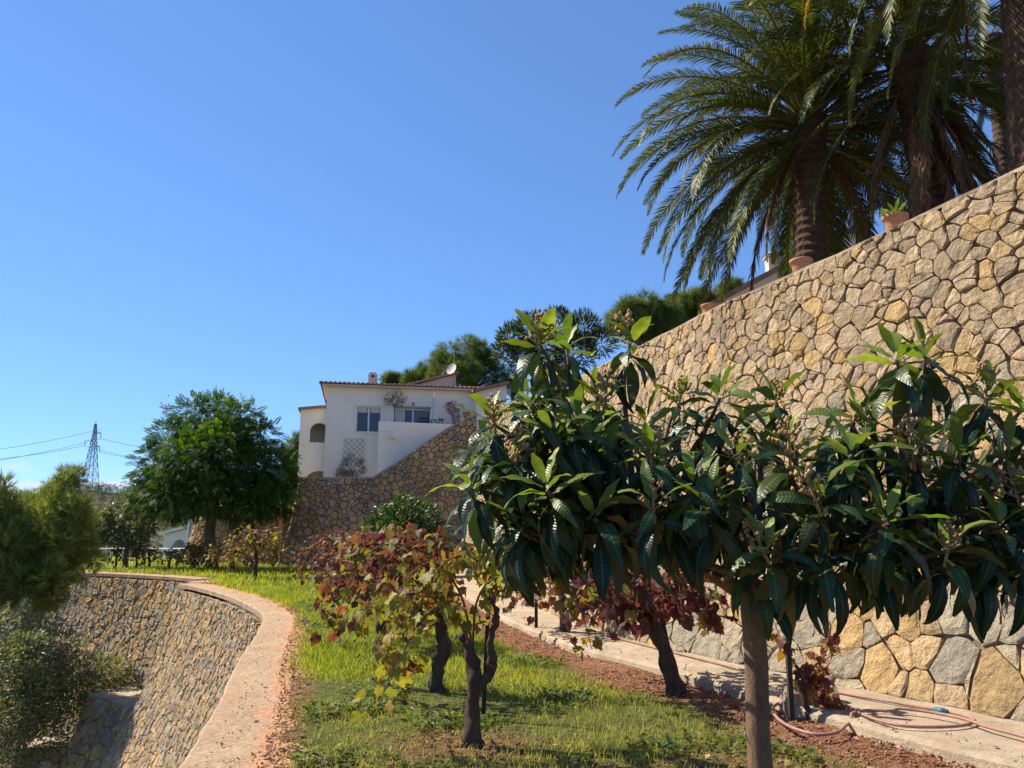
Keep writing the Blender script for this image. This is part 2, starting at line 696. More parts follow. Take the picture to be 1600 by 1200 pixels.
# coping on the top edge
mb = MB()
V, F = [], []
NS = 90
for i in range(NS + 1):
    s = right.L * i / NS
    c, n = right.plan(s)
    h = rtop(s)
    f = right.point(s, h, .02)
    b = Vector((f.x - n[0] * .55, f.y - n[1] * .55, f.z))
    w1, w2 = noise.noise(Vector((s * 3, 0, 1))) * .03, noise.noise(Vector((s * 3, 9, 1))) * .02
    V += [Vector((f.x, f.y, f.z - .035)) + Vector((n[0], n[1], 0)) * w1 * .4, f + Vector((n[0] * w1, n[1] * w1, w2)), b + Vector((0, 0, w2)), Vector((b.x, b.y, b.z - .3))]
for i in range(NS):
    for j in range(3):
        a = i * 4 + j
        F.append((a, a + 4, a + 5, a + 1))
mb.add(V, F)
mb.build('coping', M_COPING, wr, False)

# ---- the terrace edge on the left: cap and curved wall below it
EDGE = [(-1.35, 1.0), (-1.75, 3.4), (-2.2, 5.5), (-2.62, 7.28), (-3.32, 9.88), (-3.95, 12.5), (-4.62, 14.9), (-5.6, 17.0), (-6.98, 19.5), (-8.75, 22.2), (-9.9, 23.7)]
EDGEC = np.array(spline(EDGE, 8))
FAR = [(-10.3, 26.0), (-12.2, 27.6), (-15, 29.4), (-19, 31.4), (-25, 33.6), (-36, 36)]
FARC = np.array(spline(FAR, 8))
def l_prof(t):
    d = max(-t, 0)
    return .16 * d + .042 * d * d
left = Wall(EDGEC, l_prof, -.05, 1)
LD = 7.0
wlft = thing('terrace_wall', (-4.6, 14.8, -LD), 'curved grey rubble wall flaring outward below the bare path on the left', 'wall')
def l_col(s, t, r):
    c = pick(r, GREYS if r.random() < .5 else SANDY, .2)
    return (c[0], c[1] * .94, c[2] * .84)
sl = random.Random(5)
lay_stones(wlft, left, cells(0, left.L, const(-5.4), const(-.13), .175, .135, lambda s, t: .25, sl), sl, l_col, gap=.002, relief=.05)
wall_core(wlft, left, 0, left.L, const(-LD), const(-.12), 70, 12, M_MORTAR)
# the end of that wall turns back
RET = [(-9.9, 23.7), (-9.95, 24.4), (-9.8, 25.2), (-9.4, 26.2)]
retw = Wall(np.array(spline(RET, 4)), l_prof, -.05, 1)
lay_stones(wlft, retw, cells(.05, retw.L, const(-5.4), const(-.13), .2, .15, lambda s, t: .2, sl), sl, l_col, gap=.002, relief=.05, most=0)
wall_core(wlft, retw, 0, retw.L, const(-LD), const(-.12), 10, 8, M_MORTAR)

far = Wall(FARC, lambda t: .12 * max(-t, 0) + .02 * max(-t, 0) ** 2, -.05, 1)
wfar = thing('terrace_wall', (-15, 29.4, -LD), 'shaded grey rubble wall of the far bay beside the pines, under the pool terrace', 'wall')
lay_stones(wfar, far, cells(0, far.L * .75, const(-5.5), const(-.1), .215, .165, lambda s, t: .25, sl), sl, l_col, gap=.003, relief=.05)
wall_core(wfar, far, 0, far.L, const(-LD), const(-.06), 40, 8, M_MORTAR)

for _w in (wlft, wfar):
    _w['kind'] = 'thing'
# ---- caps (bare path on the wall top)
def cap_strip(curve, width, z, name, mat, over=.03, cols=7):
    V, F, C = [], [], []
    w = Wall(curve, lambda t: 0, 0, 1)
    n = int(w.L / .18)
    for i in range(n + 1):
        s = w.L * i / n
        c, nr = w.plan(s)
        k = math.hypot(*nr) or 1
        nr = (nr[0] / k, nr[1] / k)
        jo = noise.noise(Vector((s * 2.2, 3, 0))) * .03 + noise.noise(Vector((s * 9, 3, 0))) * .012
        ji = .25
        wd = width(s) if callable(width) else width
        prof = [(over + jo, -.12), (over + jo, -.02), (over + jo - .03, 0)]
        for q in range(1, cols):
            prof.append((over - (wd + over + ji) * q / (cols - 1), 0))
        prof.append((over - wd - over - ji - .02, -.10))
        for j, (o, dz) in enumerate(prof):
            zz = z + dz
            if j > 2 and dz == 0:
                zz += noise.noise(Vector((c[0] * 2.1, c[1] * 2.1 + j, 0))) * .012 - .01 * (j - 2) / cols
            V.append((c[0] + nr[0] * o, c[1] + nr[1] * o, zz))
            dirt = min(max((j - 4) / (cols - 2), 0), 1)
            C.append((dirt, dirt, dirt))
    m = cols + 3
    for i in range(n):
        for j in range(m - 1):
            a = i * m + j
            F.append((a, a + m, a + m + 1, a + 1))
    mb = MB()
    mb.add(V, F)
    mb.c = C
    return mb

def cap_material():
    m, n, l, out = nm('path_cap')
    p = n.new('ShaderNodeBsdfPrincipled')
    pos = _pos(n)
    d = _attr(n).outputs['Fac']
    big = _noise(n, l, 1.6, 6, .7, pos)
    fine = _noise(n, l, 24, 6, .75, pos)
    con = _mix(n, l, 'MIX', _ramp(n, l, big, [(.35, 0), (.65, 1)]), (.47, .345, .22), (.36, .25, .16))
    dirt = _mix(n, l, 'MIX', fine, (.48, .235, .12), (.56, .32, .19))
    ad = n.new('ShaderNodeMath'); ad.operation = 'MULTIPLY_ADD'
    l.new(big, ad.inputs[0]); ad.inputs[1].default_value = 1.5
    l.new(d, ad.inputs[2])
    c = _mix(n, l, 'MIX', _ramp(n, l, ad.outputs[0], [(.85, .08), (1.25, .95)]), con, dirt)
    c = _mix(n, l, 'MULTIPLY', 1.0, c, _ramp(n, l, fine, [(.25, .5), (.6, 1.1)]))
    l.new(c, p.inputs['Base Color'])
    p.inputs['Roughness'].default_value = .95
    p.inputs['Specular IOR Level'].default_value = .15
    l.new(_bump(n, l, fine, .8, .03, _bump(n, l, big, .6, .08)), p.inputs['Normal'])
    l.new(p.outputs[0], out.inputs[0])
    return m
M_CAP = cap_material()
o = cap_strip(EDGEC, lambda s: .66, .012, 'path', M_CAP).build('path', M_CAP)
tag(o, kind='structure')
o = cap_strip(np.concatenate([np.array(spline(RET, 4))[2:], FARC]), .45, .02, 'wall_cap', M_CAP).build('path', M_CAP)
tag(o, kind='structure')

# ---- terrace ground
ALLEDGE = np.concatenate([EDGEC, FARC])
def edge_x(y):
    return float(np.interp(y, ALLEDGE[:, 1], ALLEDGE[:, 0]))
def path_x(y):
    return base_x(y) - .95 - .13 * max(0, 8.4 - max(y, 6.1))
def sstep(a, b, x):
    t = min(max((x - a) / (b - a), 0), 1)
    return t * t * (3 - 2 * t)
def soil_at(x, y):
    """1 = bare red soil, 0 = grass"""
    px = path_x(y)
    nz = noise.noise(Vector((x * .9, y * .9, 0))) * .35 + noise.noise(Vector((x * 3, y * 3, 5))) * .2
    w = .72 if y < 13 else .72 - min((y - 13) * .05, .4)
    a = sstep(px - w - .35, px - w + .25, x + nz)
    b = sstep(6.3, 5.0, y + nz * 1.6) * (.25 + .55 * sstep(-.2, .9, x + nz))
    c = sstep(.30, .0, (x - edge_x(y) - .62) + nz * .4)
    v = math.hypot((x - gp(740, 1165).x) / .8, (y - gp(740, 1165).y) / .45)
    d = sstep(1.2, .4, v + nz) * .6
    return max(a, b * .8, c * .8, d)
V, F, C = [], [], []
ys = list(np.arange(.5, 14, .16)) + list(np.arange(14, 34, .35)) + list(np.arange(34, 75, 1.5))
NX = 60
for y in ys:
    xl = edge_x(y) + .5
    xr = base_x(y) - .2 if y < 36 else -1.0
    for i in range(NX + 1):
        x = xl + (xr - xl) * i / NX
        z = noise.noise(Vector((x * .8, y * .8, 0))) * .035 + noise.noise(Vector((x * 4, y * 4, 2))) * .012 - .01
        z += .04 * sstep(.50, .85, x - edge_x(y) + noise.noise(Vector((x * 1.7, y * 1.7, 9))) * .16) - .015
        z -= .68 * sstep(35, 37.5, y) * sstep(-16.4, -17.6, x)
        V.append((x, y, z if y < 34 else z - .03))
        s = soil_at(x, y) if y < 30 else 0.0
        C.append((s, s, s))
for j in range(len(ys) - 1):
    for i in range(NX):
        a = j * (NX + 1) + i
        F.append((a, a + 1, a + NX + 2, a + NX + 1))
def ground_material():
    m, n, l, out = nm('soil_and_turf')
    p = n.new('ShaderNodeBsdfPrincipled')
    pos = _pos(n)
    d = _attr(n).outputs['Fac']
    f1, f2, f3 = _noise(n, l, 2.2, 6, .7, pos), _noise(n, l, 13, 6, .75, pos), _noise(n, l, 60, 4, .7, pos)
    soil = _ramp(n, l, f2, [(.25, (.10, .045, .025)), (.45, (.25, .115, .06)), (.6, (.34, .175, .10)), (.8, (.42, .25, .16))])
    turf = _ramp(n, l, f2, [(.3, (.05, .06, .015)), (.5, (.10, .12, .03)), (.7, (.20, .17, .075))])
    c = _mix(n, l, 'MIX', d, turf, soil)
    c = _mix(n, l, 'MULTIPLY', 1.0, c, _ramp(n, l, f3, [(.25, .6), (.65, 1.2)]))
    l.new(c, p.inputs['Base Color'])
    p.inputs['Roughness'].default_value = .97
    p.inputs['Specular IOR Level'].default_value = .1
    l.new(_bump(n, l, f2, 1.0, .06, _bump(n, l, f3, .7, .015)), p.inputs['Normal'])
    l.new(p.outputs[0], out.inputs[0])
    return m
mb = MB(); mb.add(V, F); mb.c = C
tag(mb.build('ground', ground_material(), None, True), kind='structure')

# ---- concrete path along the foot of the wall
V, F = [], []
ys2 = list(np.arange(2.5, 33, .16))
m = 7
for y in ys2:
    xb, xp = base_x(y) + .15, path_x(y)
    e = noise.noise(Vector((0, y * 2, 3))) * .05 + noise.noise(Vector((0, y * 9, 3))) * .02
    V += [(xp + e - .03, y, -.06), (xp + e, y, .075), (xp + e + .04, y, .105)]
    for k in range(1, 5):
        x = xp + .04 + (xb - xp - .04) * k / 4
        V.append((x, y, .105 + noise.noise(Vector((x * 2, y * 2, 1))) * .012 + k * .004))
for j in range(len(ys2) - 1):
    for i in range(m - 1):
        a = j * m + i
        F.append((a, a + 1, a + m + 1, a + m))
M_PATH = surf('path_concrete', (.42, .335, .235), rough=.95, nscale=4, namt=.3, bump=.8, bdist=.02, bscale=45, spec=.15, stain=((.36, .22, .13), 1.7, .5, .6))
mb = MB(); mb.add(V, F)
tag(mb.build('path', M_PATH, None, False), kind='structure')

# ---- upper garden ground behind the wall, low valley and far ground
V, F = [], []
for i in range(61):
    s = right.L * i / 60
    c, n = right.plan(s)
    f = right.point(s, rtop(s))
    for d_, dz in ((.5, -.12), (4, -.1), (12, .3), (40, 6), (120, 22)):
        V.append((f.x - n[0] * d_, f.y - n[1] * d_ * .6, f.z + dz))
for i in range(60):
    for j in range(4):
        a = i * 5 + j
        F.append((a, a + 5, a + 6, a + 1))
M_DRY = surf('dry_earth', (.24, .17, .10), nscale=.8, namt=.5, bump=.5, bdist=.1, bscale=5)
mb = MB(); mb.add(V, F)
tag(mb.build('terrain', M_DRY, None, True), kind='structure')
M_VALLEY = surf('valley_scrub', (.09, .085, .04), nscale=.35, namt=.6, bump=.6, bdist=.3, bscale=2)
mb = MB()
g = 6000
V = [(-g, -g, -LD - 1.2), (g, -g, -LD - 1.2), (g, g, -LD - 1.2), (-g, g, -LD - 1.2)]
mb.add(V, [(0, 1, 2, 3)])
tag(mb.build('ground', M_VALLEY), kind='structure')
# ------------------------------------------------------------------ plants: helpers
def frames(d, nhint):
    """rotation matrices whose Y is d and whose Z is as near nhint as can be"""
    d = nv(d)
    z = nhint - (nhint * d).sum(1, keepdims=True) * d
    z = nv(z + 1e-6)
    x = np.cross(d, z)
    return np.stack([x, d, z], axis=2)

def scatter_mesh(name, TV, TF, pos, Rm, sc, tint, mat, smooth=False, uv=None):
    """one mesh of many copies of a small template"""
    N, k = len(pos), len(TV)
    sc = np.asarray(sc)
    if sc.ndim == 1:
        sc = np.repeat(sc[:, None], 3, axis=1)
    V = np.einsum('nij,nkj->nki', Rm, TV[None, :, :] * sc[:, None, :]) + pos[:, None, :]
    F = TF[None, :, :] + (np.arange(N) * k)[:, None, None]
    T = np.repeat(tint, k, axis=0)
    U = np.tile(uv, (N, 1)) if uv is not None else None
    me = np_mesh(name, V.reshape(-1, 3), F.reshape(-1, TF.shape[1]), T, smooth, U)
    me.materials.append(mat)
    return me

def ob(name, me, parent=None, loc=None):
    o = bpy.data.objects.new(name, me)
    link(o, parent)
    if loc is not None:
        o.location = loc
    return o

def ob_world(name, me, parent):
    """mesh given in world coordinates under an unrotated parent"""
    o = ob(name, me, parent)
    o.location = -parent.location
    return o

def unit(n, g=rng):
    return nv(g.normal(size=(n, 3)))

def mixtint(n, pal, v=.2, w=None, g=rng):
    pal = np.array(pal)
    i = g.choice(len(pal), size=n, p=w)
    j = g.choice(len(pal), size=n, p=w)
    f = g.random((n, 1)) * .5
    return (pal[i] * (1 - f) + pal[j] * f) * (1 + g.uniform(-v, v, (n, 1)))

# small templates, Y along the leaf, Z its normal, base at the origin
LEAF_V = np.array([(0, 0, 0), (.22, .35, .04), (0, .4, -.02), (-.22, .35, .04), (.16, .72, .02), (0, .75, -.05), (-.16, .72, .02), (0, 1, -.12)], float)
LEAF_F = np.array([(0, 1, 2), (0, 2, 3), (1, 4, 5), (1, 5, 2), (2, 5, 6), (2, 6, 3), (4, 7, 5), (5, 7, 6)])
DIAMOND_V = np.array([(0, 0, 0), (.2, .5, .03), (0, 1, -.05), (-.2, .5, .03)], float)
DIAMOND_F = np.array([(0, 1, 2), (0, 2, 3)])
NEEDLE_V = np.array([(-.03, 0, 0), (.03, 0, 0), (0, 1, 0)], float)

def tuft_template(n, spread, w, seed=1):
    g = np.random.default_rng(seed)
    V, F = [], []
    for i in range(n):
        a = g.uniform(0, 2 * math.pi)
        th = g.uniform(.15, spread)
        d = np.array([math.sin(th) * math.cos(a), math.cos(th), math.sin(th) * math.sin(a)])
        s = nv(np.cross(d, g.normal(size=3))) * w
        o = d * g.uniform(0, .2) + np.array([0, g.uniform(0, .35), 0])
        b = len(V)
        V += [o - s, o + s, o + d * g.uniform(.5, .8)]
        F.append((b, b + 1, b + 2))
    return np.array(V), np.array(F)

def clump_leaves(clumps, n, g, up=.35, inner=.45, droop=0.0, out=1.0, rand=.9):
    """leaf positions and directions spread through the volumes of ellipsoid clumps (x, y, z, rx, ry, rz)"""
    C = np.array(clumps, float)
    w = (C[:, 3] * C[:, 5]) ** 1.0
    i = g.choice(len(C), size=n, p=w / w.sum())
    d = unit(n, g)
    d[:, 2] = d[:, 2] + up * (g.random(n) ** 2)
    d = nv(d)
    r = inner + (1.06 - inner) * g.random(n) ** .55
    lump = np.array([1 + .22 * noise.noise(Vector(tuple(q * 2.3)) + Vector((k % 97, 0, 0))) for k, q in zip(i, d)])
    pos = C[i, :3] + d * C[i, 3:6] * (r * lump)[:, None]
    ld = nv(d * out + unit(n, g) * rand + np.array([0, 0, -droop]))
    ln = nv(unit(n, g) * .7 + d * .5 + np.array([0, 0, .7]))
    return pos, ld, ln, d

def sub_clumps(c, n, size, g, flat=1.0, low=-.4):
    """small clumps over a big ellipsoid (x, y, z, rx, ry, rz)"""
    out = []
    for _ in range(n):
        d = unit(1, g)[0]
        while d[2] < low:
            d = unit(1, g)[0]
        k = g.uniform(.55, .98)
        s = size * g.uniform(.65, 1.3)
        out.append((c[0] + d[0] * c[3] * k, c[1] + d[1] * c[4] * k, c[2] + d[2] * c[5] * k, s, s, s * flat))
    return out

def limb(mb, a, b, r0, r1, sag=.12, n=6, sides=7, seed=0, lump=.15):
    a, b = Vector(a), Vector(b)
    rr = random.Random(seed)
    L = (b - a).length
    off = Vector((rr.uniform(-1, 1), rr.uniform(-1, 1), rr.uniform(-.2, 1))) * L * sag
    P, Q = [], []
    for i in range(n + 1):
        t = i / n
        P.append(a.lerp(b, t) + off * (4 * t * (1 - t)) * .5 + Vector((noise.noise(Vector((seed, t * 3, 0))), noise.noise(Vector((seed, t * 3, 7))), 0)) * L * .03 * (1 if 0 < i < n else 0))
        Q.append(r0 + (r1 - r0) * t)
    mb.tube(P, Q, sides, lump=lump, seed=seed)
    return P

# ------------------------------------------------------------------ loquat tree
def loquat_leaf(bend, fold, twist, wid, seed):
    nl, nc = 9, 5
    V, F, UV = [], [], []
    for i in range(nl + 1):
        t = i / nl
        w = wid * (max(math.sin(math.pi * min(t * .93 + .035, 1) ** .85), 0) ** .8) * (.55 + .5 * t if t < .7 else .9 * (1 - (t - .7) * .35))
        w = max(w, .012)
        a = -bend * t * t
        y = t * math.cos(a * .6)
        z = math.sin(a * .8) * t
        for j in range(nc):
            u = (j - 2) / 2
            wav = .02 * math.sin(t * 17 + seed + u * 2) * abs(u)
            x = u * w
            zz = z + abs(u) * fold * w * 1.1 - (u * u) * .25 * w + wav
            tw = twist * t
            V.append((x * math.cos(tw) - (zz - z) * math.sin(tw), y, z + x * math.sin(tw) + (zz - z) * math.cos(tw)))
            UV.append((u, t))
    for i in range(nl):
        for j in range(nc - 1):
            a = i * nc + j
            F.append((a, a + 1, a + nc + 1, a + nc))
    return np.array(V), np.array(F), np.array(UV)

M_LOQ = leafmat('loquat_leaf', src='obj', rough=.36, trans=.22, spec=.22, under=(.17, .17, .07), tboost=(1.5, 1.55, .45), vein=True)
M_LOQS = leafmat('loquat_leaf_far', src='attr', rough=.36, trans=.22, spec=.22, under=(.17, .17, .07), tboost=(1.5, 1.55, .45), vein=True)
M_LOQY = leafmat('loquat_young_leaf', src='obj', rough=.42, trans=.55, spec=.4, under=(.22, .27, .09), tboost=(1.25, 1.2, .4), vein=True)
M_LOQB = surf('loquat_bark', (.19, .115, .07), rough=.9, nscale=10, namt=.45, bump=.7, bdist=.012, bscale=50, stretch=(1, 1, .5))
M_BUD = surf('loquat_bud', (.42, .26, .11), rough=.9, nscale=60, namt=.4, bump=.3)

LQ = at(1196, 1180, 3.15)
lq = thing('loquat_tree', (LQ.x, 3.15, 0), 'loquat tree with big dark leathery leaves and brown bud clusters on a slim trunk', 'tree')
fork = at(1172, 925, 3.15)
mb = MB()
limb(mb, (LQ.x + .015, 3.15, -.03), fork, .051, .043, .03, 10, 14, 3, .12)
mb.build('trunk', M_LOQB, lq, True)
LEAVES = {}
lg = random.Random(21)
for kind, spec in (('young', [(.25, .35, .1), (.55, .3, -.2), (.1, .5, .15)]), ('mid', [(.7, .25, .25), (1.0, .2, -.3), (.5, .35, .1)]), ('old', [(.9, .15, .35), (.55, .2, -.4), (1.2, .1, .15)])):
    LEAVES[kind] = []
    for k, (b, f, tw) in enumerate(spec):
        V, F, UV = loquat_leaf(b, f, tw, lg.uniform(.165, .20), k * 2.1)
        me = np_mesh('leaf', V, F, None, True, UV)
        me.materials.append(M_LOQY if kind == 'young' else M_LOQ)
        LEAVES[kind].append((me, V, F, UV))
def bud_mesh(seed):
    r = random.Random(seed)
    mb = MB()
    def ball(c, s):
        V = [Vector((0, 0, 1)), Vector((0, 0, -1))] + [Vector((math.cos(a), math.sin(a), 0)) for a in np.linspace(0, 2 * math.pi, 6)[:-1]]
        F = []
        for i in range(5):
            F += [(0, 2 + i, 2 + (i + 1) % 5), (1, 2 + (i + 1) % 5, 2 + i)]
        mb.add([c + Vector((v.x * s, v.y * s, v.z * s * 1.25)) for v in V], F)
    mb.tube([(0, 0, -.02), (0.003, 0, .06), (0, .004, .12)], [.006, .005, .003], 5)
    for i in range(9):
        h = .02 + .1 * i / 9
        a = i * 2.4
        L = .05 * (1 - i / 14)
        e = Vector((math.cos(a) * L, math.sin(a) * L, h + .03))
        mb.tube([(0, 0, h), e], [.004, .003], 4)
        for _ in range(5):
            ball(e + Vector((r.uniform(-1, 1), r.uniform(-1, 1), r.uniform(-.6, 1))) * .016, r.uniform(.006, .0095))
    return mb.mesh('flower_buds', M_BUD, True)
BUDS = [bud_mesh(k) for k in range(3)]

# tips of the branches: pixel where each was seen and its real distance
TIPS = [(983, 515, 2.9, 2), (843, 515, 2.7, 2), (885, 522, 3.0, 2), (1125, 600, 2.75, 2), (1212, 605, 2.85, 1), (1400, 540, 2.5, 2), (1445, 535, 2.6, 2), (1340, 625, 2.6, 2), (1545, 600, 2.55, 2), (1600, 615, 2.7, 2),
        (770, 640, 2.65, 1), (735, 740, 2.6, 2), (800, 700, 2.55, 1), (855, 745, 2.4, 2), (905, 640, 2.6, 2), (960, 690, 2.7, 1), (1015, 690, 2.5, 2), (1065, 660, 2.8, 1), (1085, 740, 2.45, 1), (1150, 690, 2.6, 1),
        (1235, 690, 2.45, 1), (1330, 690, 2.4, 2), (1280, 760, 2.35, 1), (1385, 790, 2.3, 2), (1430, 690, 2.5, 1), (1500, 690, 2.5, 2), (1570, 690, 2.6, 1), (1560, 800, 2.4, 1), (1480, 840, 2.35, 1), (1290, 860, 2.4, 1),
        (1200, 840, 2.35, 1), (1110, 830, 2.4, 1), (1020, 820, 2.35, 1), (930, 790, 2.45, 1), (870, 830, 2.6, 0), (800, 790, 2.8, 0), (1000, 740, 3.1, 0), (1180, 740, 3.1, 0), (1350, 740, 3.0, 0), (1460, 770, 3.0, 0),
        (900, 720, 3.2, 0), (1080, 790, 3.2, 0), (1250, 800, 3.1, 0), (1550, 740, 3.1, 0), (1620, 830, 2.7, 1), (1650, 720, 2.7, 1), (1400, 870, 2.8, 0), (1130, 870, 2.9, 0), (960, 870, 2.9, 0), (1060, 610, 3.3, 1),
        (1190, 650, 3.4, 1), (820, 620, 3.2, 1), (930, 600, 3.3, 1), (1290, 660, 3.4, 0), (1500, 640, 3.3, 0), (1690, 620, 2.6, 1), (1700, 800, 2.6, 0),
        (850, 690, 2.9, 0), (740, 690, 2.9, 0), (1010, 640, 3.0, 1), (1120, 760, 2.75, 0), (1220, 770, 2.7, 0), (1330, 830, 2.6, 0), (1500, 760, 2.7, 0), (1600, 760, 2.6, 0), (1050, 860, 2.55, 0), (1430, 830, 2.6, 0),
        (1540, 860, 2.5, 0), (1600, 880, 2.5, 0), (1380, 900, 2.5, 0), (1240, 890, 2.6, 0), (1180, 880, 2.5, 0)]
_r = random.Random(4)
for _k in range(34):                      # the far side of the crown
    TIPS.append((_r.uniform(850, 1560), _r.uniform(650, 850), _r.uniform(3.4, 4.2), 0))
for _k in range(46):
    TIPS.append((_r.uniform(745, 1660), _r.uniform(640, 880), _r.uniform(2.45, 3.2), _r.choice((0, 0, 1))))
for _k in range(14):
    TIPS.append((_r.uniform(790, 960), _r.uniform(560, 680), _r.uniform(2.6, 3.3), _r.choice((0, 1, 2))))
rows_obj = []
g3 = np.random.default_rng(33)
branches = MB()
hubs = [fork, fork + Vector((.05, .1, .18)), fork + Vector((-.25, .0, .14)), fork + Vector((.3, -.05, .2)), fork + Vector((-.5, -.05, .25)), fork + Vector((.62, -.1, .3))]
for k in range(1, len(hubs)):
    limb(branches, fork - Vector((0, 0, .03)), hubs[k], .034, .022, .12, 6, 8, 40 + k, .15)
nbud = 0
for k, (px, py, y, lev) in enumerate(TIPS):
    py = min(py, 795 if px < 1000 else (772 if px < 1145 else (865 if px < 1280 else 845)))
    tip = at(px, py + 22, y)
    hub = min(hubs[1:], key=lambda h: (h - tip).length + (0.4 if h.z > tip.z + .1 else 0))
    mid = hub.lerp(tip, .6) - Vector((0, 0, .06))
    limb(branches, hub, mid, .017, .011, .15, 5, 6, k, .15)
    limb(branches, mid, tip, .011, .006, .12, 4, 6, 100 + k, .1)
    ax = tip - (fork + Vector((0, 0, .1)))
    A = np.array((ax.x * .28, ax.y * .28, .8))
    if px in (983, 843, 885, 1400, 1445):
        A = np.array((ax.x * .05, 0, 1.0))
    A = nv(A)
    e1 = nv(np.cross(A, (0.2, 1, .1)))
    e2 = np.cross(A, e1)
    nl = lg.randint(14, 17) if lev == 2 else lg.randint(11, 14)
    a0 = lg.uniform(0, 6.28)
    for i in range(nl):
        q = i / (nl - 1)                       # 0 youngest
        th = R(26 + 104 * q ** .9) * lg.uniform(.85, 1.15)
        if lev == 0:
            th = R(50 + 80 * q) * lg.uniform(.85, 1.15)
        ph = a0 + i * 2.4 + lg.uniform(-.3, .3)
        rad = e1 * math.cos(ph) + e2 * math.sin(ph)
        d = nv(A * math.cos(th) + rad * math.sin(th) + np.array([0, 0, -.25 * q]))
        n_ = A * math.sin(th) - rad * math.cos(th) + g3.normal(size=3) * .25
        L = lg.uniform(.10, .14) if q < .25 else lg.uniform(.125, .19)
        kind = 'young' if (q < (.45 if lev == 2 else .25) and lev > 0) else ('mid' if q < .6 else 'old')
        base = np.array(tip) + A * (.03 - .11 * q) + rad * .01
        if kind == 'young':
            c = lg.choice([(.17, .23, .035), (.21, .27, .045), (.13, .20, .03)])
        elif kind == 'mid':
            c = lg.choice([(.020, .046, .018), (.028, .058, .018), (.055, .09, .022), (.016, .04, .019)])
        else:
            c = lg.choice([(.012, .031, .017), (.016, .038, .019), (.013, .03, .016), (.045, .06, .018)])
            if lg.random() < .05:
                c = (.26, .19, .05)
        rows_obj.append((base, d, n_, L, kind, c))
    if lev >= 1 and (k % 4 == 0 or lg.random() < .15):
        b = ob('flower_buds', BUDS[k % 3], lq)
        b.location = Vector(tip) - Vector(A) * .03 - lq.location
        s = lg.uniform(.8, 1.15)
        b.scale = (s, s, s)
        b.rotation_euler = (lg.uniform(-.3, .3), lg.uniform(-.3, .3), lg.uniform(0, 6))
        nbud += 1
branches.build('branches', M_LOQB, lq, True)
def vis_score(e):
    p = proj(e[0] + e[1] * e[3] * .5)
    if not p or not (-60 < p[0] < 1660 and -60 < p[1] < 1260):
        return 0
    return e[3] / p[2] * (1.2 if e[4] == 'young' else 1)
rows_obj.sort(key=lambda e: -vis_score(e))
base_a = np.array([e[0] for e in rows_obj]); d_a = np.array([e[1] for e in rows_obj]); n_a = np.array([e[2] for e in rows_obj])
Rm = frames(d_a, n_a)
rest = {}
for k, e in enumerate(rows_obj):
    vi = k % 3
    if k < 300:
        o = ob('leaf', LEAVES[e[4]][vi][0], lq)
        M = Matrix([list(Rm[k][0]), list(Rm[k][1]), list(Rm[k][2])]).to_4x4()
        o.rotation_euler = M.to_euler()
        o.location = Vector(e[0]) - lq.location
        o.scale = (e[3], e[3], e[3])
        o.color = (*e[5], 1)
    else:
        rest.setdefault((e[4], vi), []).append(k)
VV, FF, TT, UU, nb = [], [], [], [], 0
for (kind, vi), ks in rest.items():
    _, TV, TF, UV = LEAVES[kind][vi]
    ks = np.array(ks)
    sc = np.array([rows_obj[k][3] for k in ks])
    V = np.einsum('nij,nkj->nki', Rm[ks], TV[None] * sc[:, None, None]) + base_a[ks][:, None]
    VV.append(V.reshape(-1, 3)); FF.append((TF[None] + (np.arange(len(ks)) * len(TV))[:, None, None]).reshape(-1, 4) + nb)
    nb += len(ks) * len(TV)
    TT.append(np.repeat(np.array([rows_obj[k][5] for k in ks]), len(TV), axis=0)); UU.append(np.tile(UV, (len(ks), 1)))
me = np_mesh('inner_leaves', np.concatenate(VV), np.concatenate(FF), np.concatenate(TT), True, np.concatenate(UU))
me.materials.append(M_LOQS)
ob_world('inner_leaves', me, lq)['kind'] = 'stuff'
print('loquat leaves', len(rows_obj))

# ------------------------------------------------------------------ vines
def vine_leaf(seed):
    r = random.Random(seed)
    out = [(0, .02), (.12, -.10), (.30, -.06), (.30, .10), (.46, .22), (.34, .34), (.36, .56), (.18, .58), (0, .86), (-.18, .58), (-.36, .56), (-.34, .34), (-.46, .22), (-.30, .10), (-.30, -.06), (-.12, -.10)]
    V = [(0, .22, 0)]
    for x, y in out:
        k = r.uniform(.88, 1.1)
        V.append((x * k, y * k, r.uniform(-.10, .07) - .5 * (x * x + (y - .22) ** 2) + abs(x) * .25))
    n = len(out)
    F = [(0, 1 + (i + 1) % n, 1 + i) for i in range(n)]
    F = [f[::-1] for f in F]
    return np.array(V), np.array(F)
M_VL = leafmat('vine_leaf', src='obj', rough=.55, trans=.5, spec=.35, under=None, tboost=(1.25, 1.15, .55), rim=(.30, .11, .035))
M_VLS = leafmat('vine_leaves', src='attr', rough=.55, trans=.5, spec=.35, under=None, tboost=(1.2, 1.1, .6), rim=(.15, .055, .04))
M_VBARK = surf('vine_bark', (.095, .062, .045), rough=.95, nscale=14, namt=.5, bump=1.0, bdist=.03, bscale=38, stretch=(1, 1, .22))
M_CANE = surf('vine_cane', (.20, .10, .055), rough=.8, nscale=20, namt=.4, bump=.2)
M_STAKE = surf('green_stake', (.06, .055, .042), rough=.9, spec=.1, nscale=12, namt=.4, bump=.2)
VLM = []
VRIM = np.array([0.0] + [.45, .8, .9, .5, .95, .5, .95, .5, 1, .5, .95, .5, .95, .5, .9, .8])
for k in range(5):
    V, F = vine_leaf(k)
    me = np_mesh('leaf', V, F, None, False, None, VRIM)
    me.materials.append(M_VL)
    VLM.append((me, V, F))
PAL_G = [(.23, .28, .035), (.16, .23, .035), (.32, .31, .045), (.09, .15, .03)]
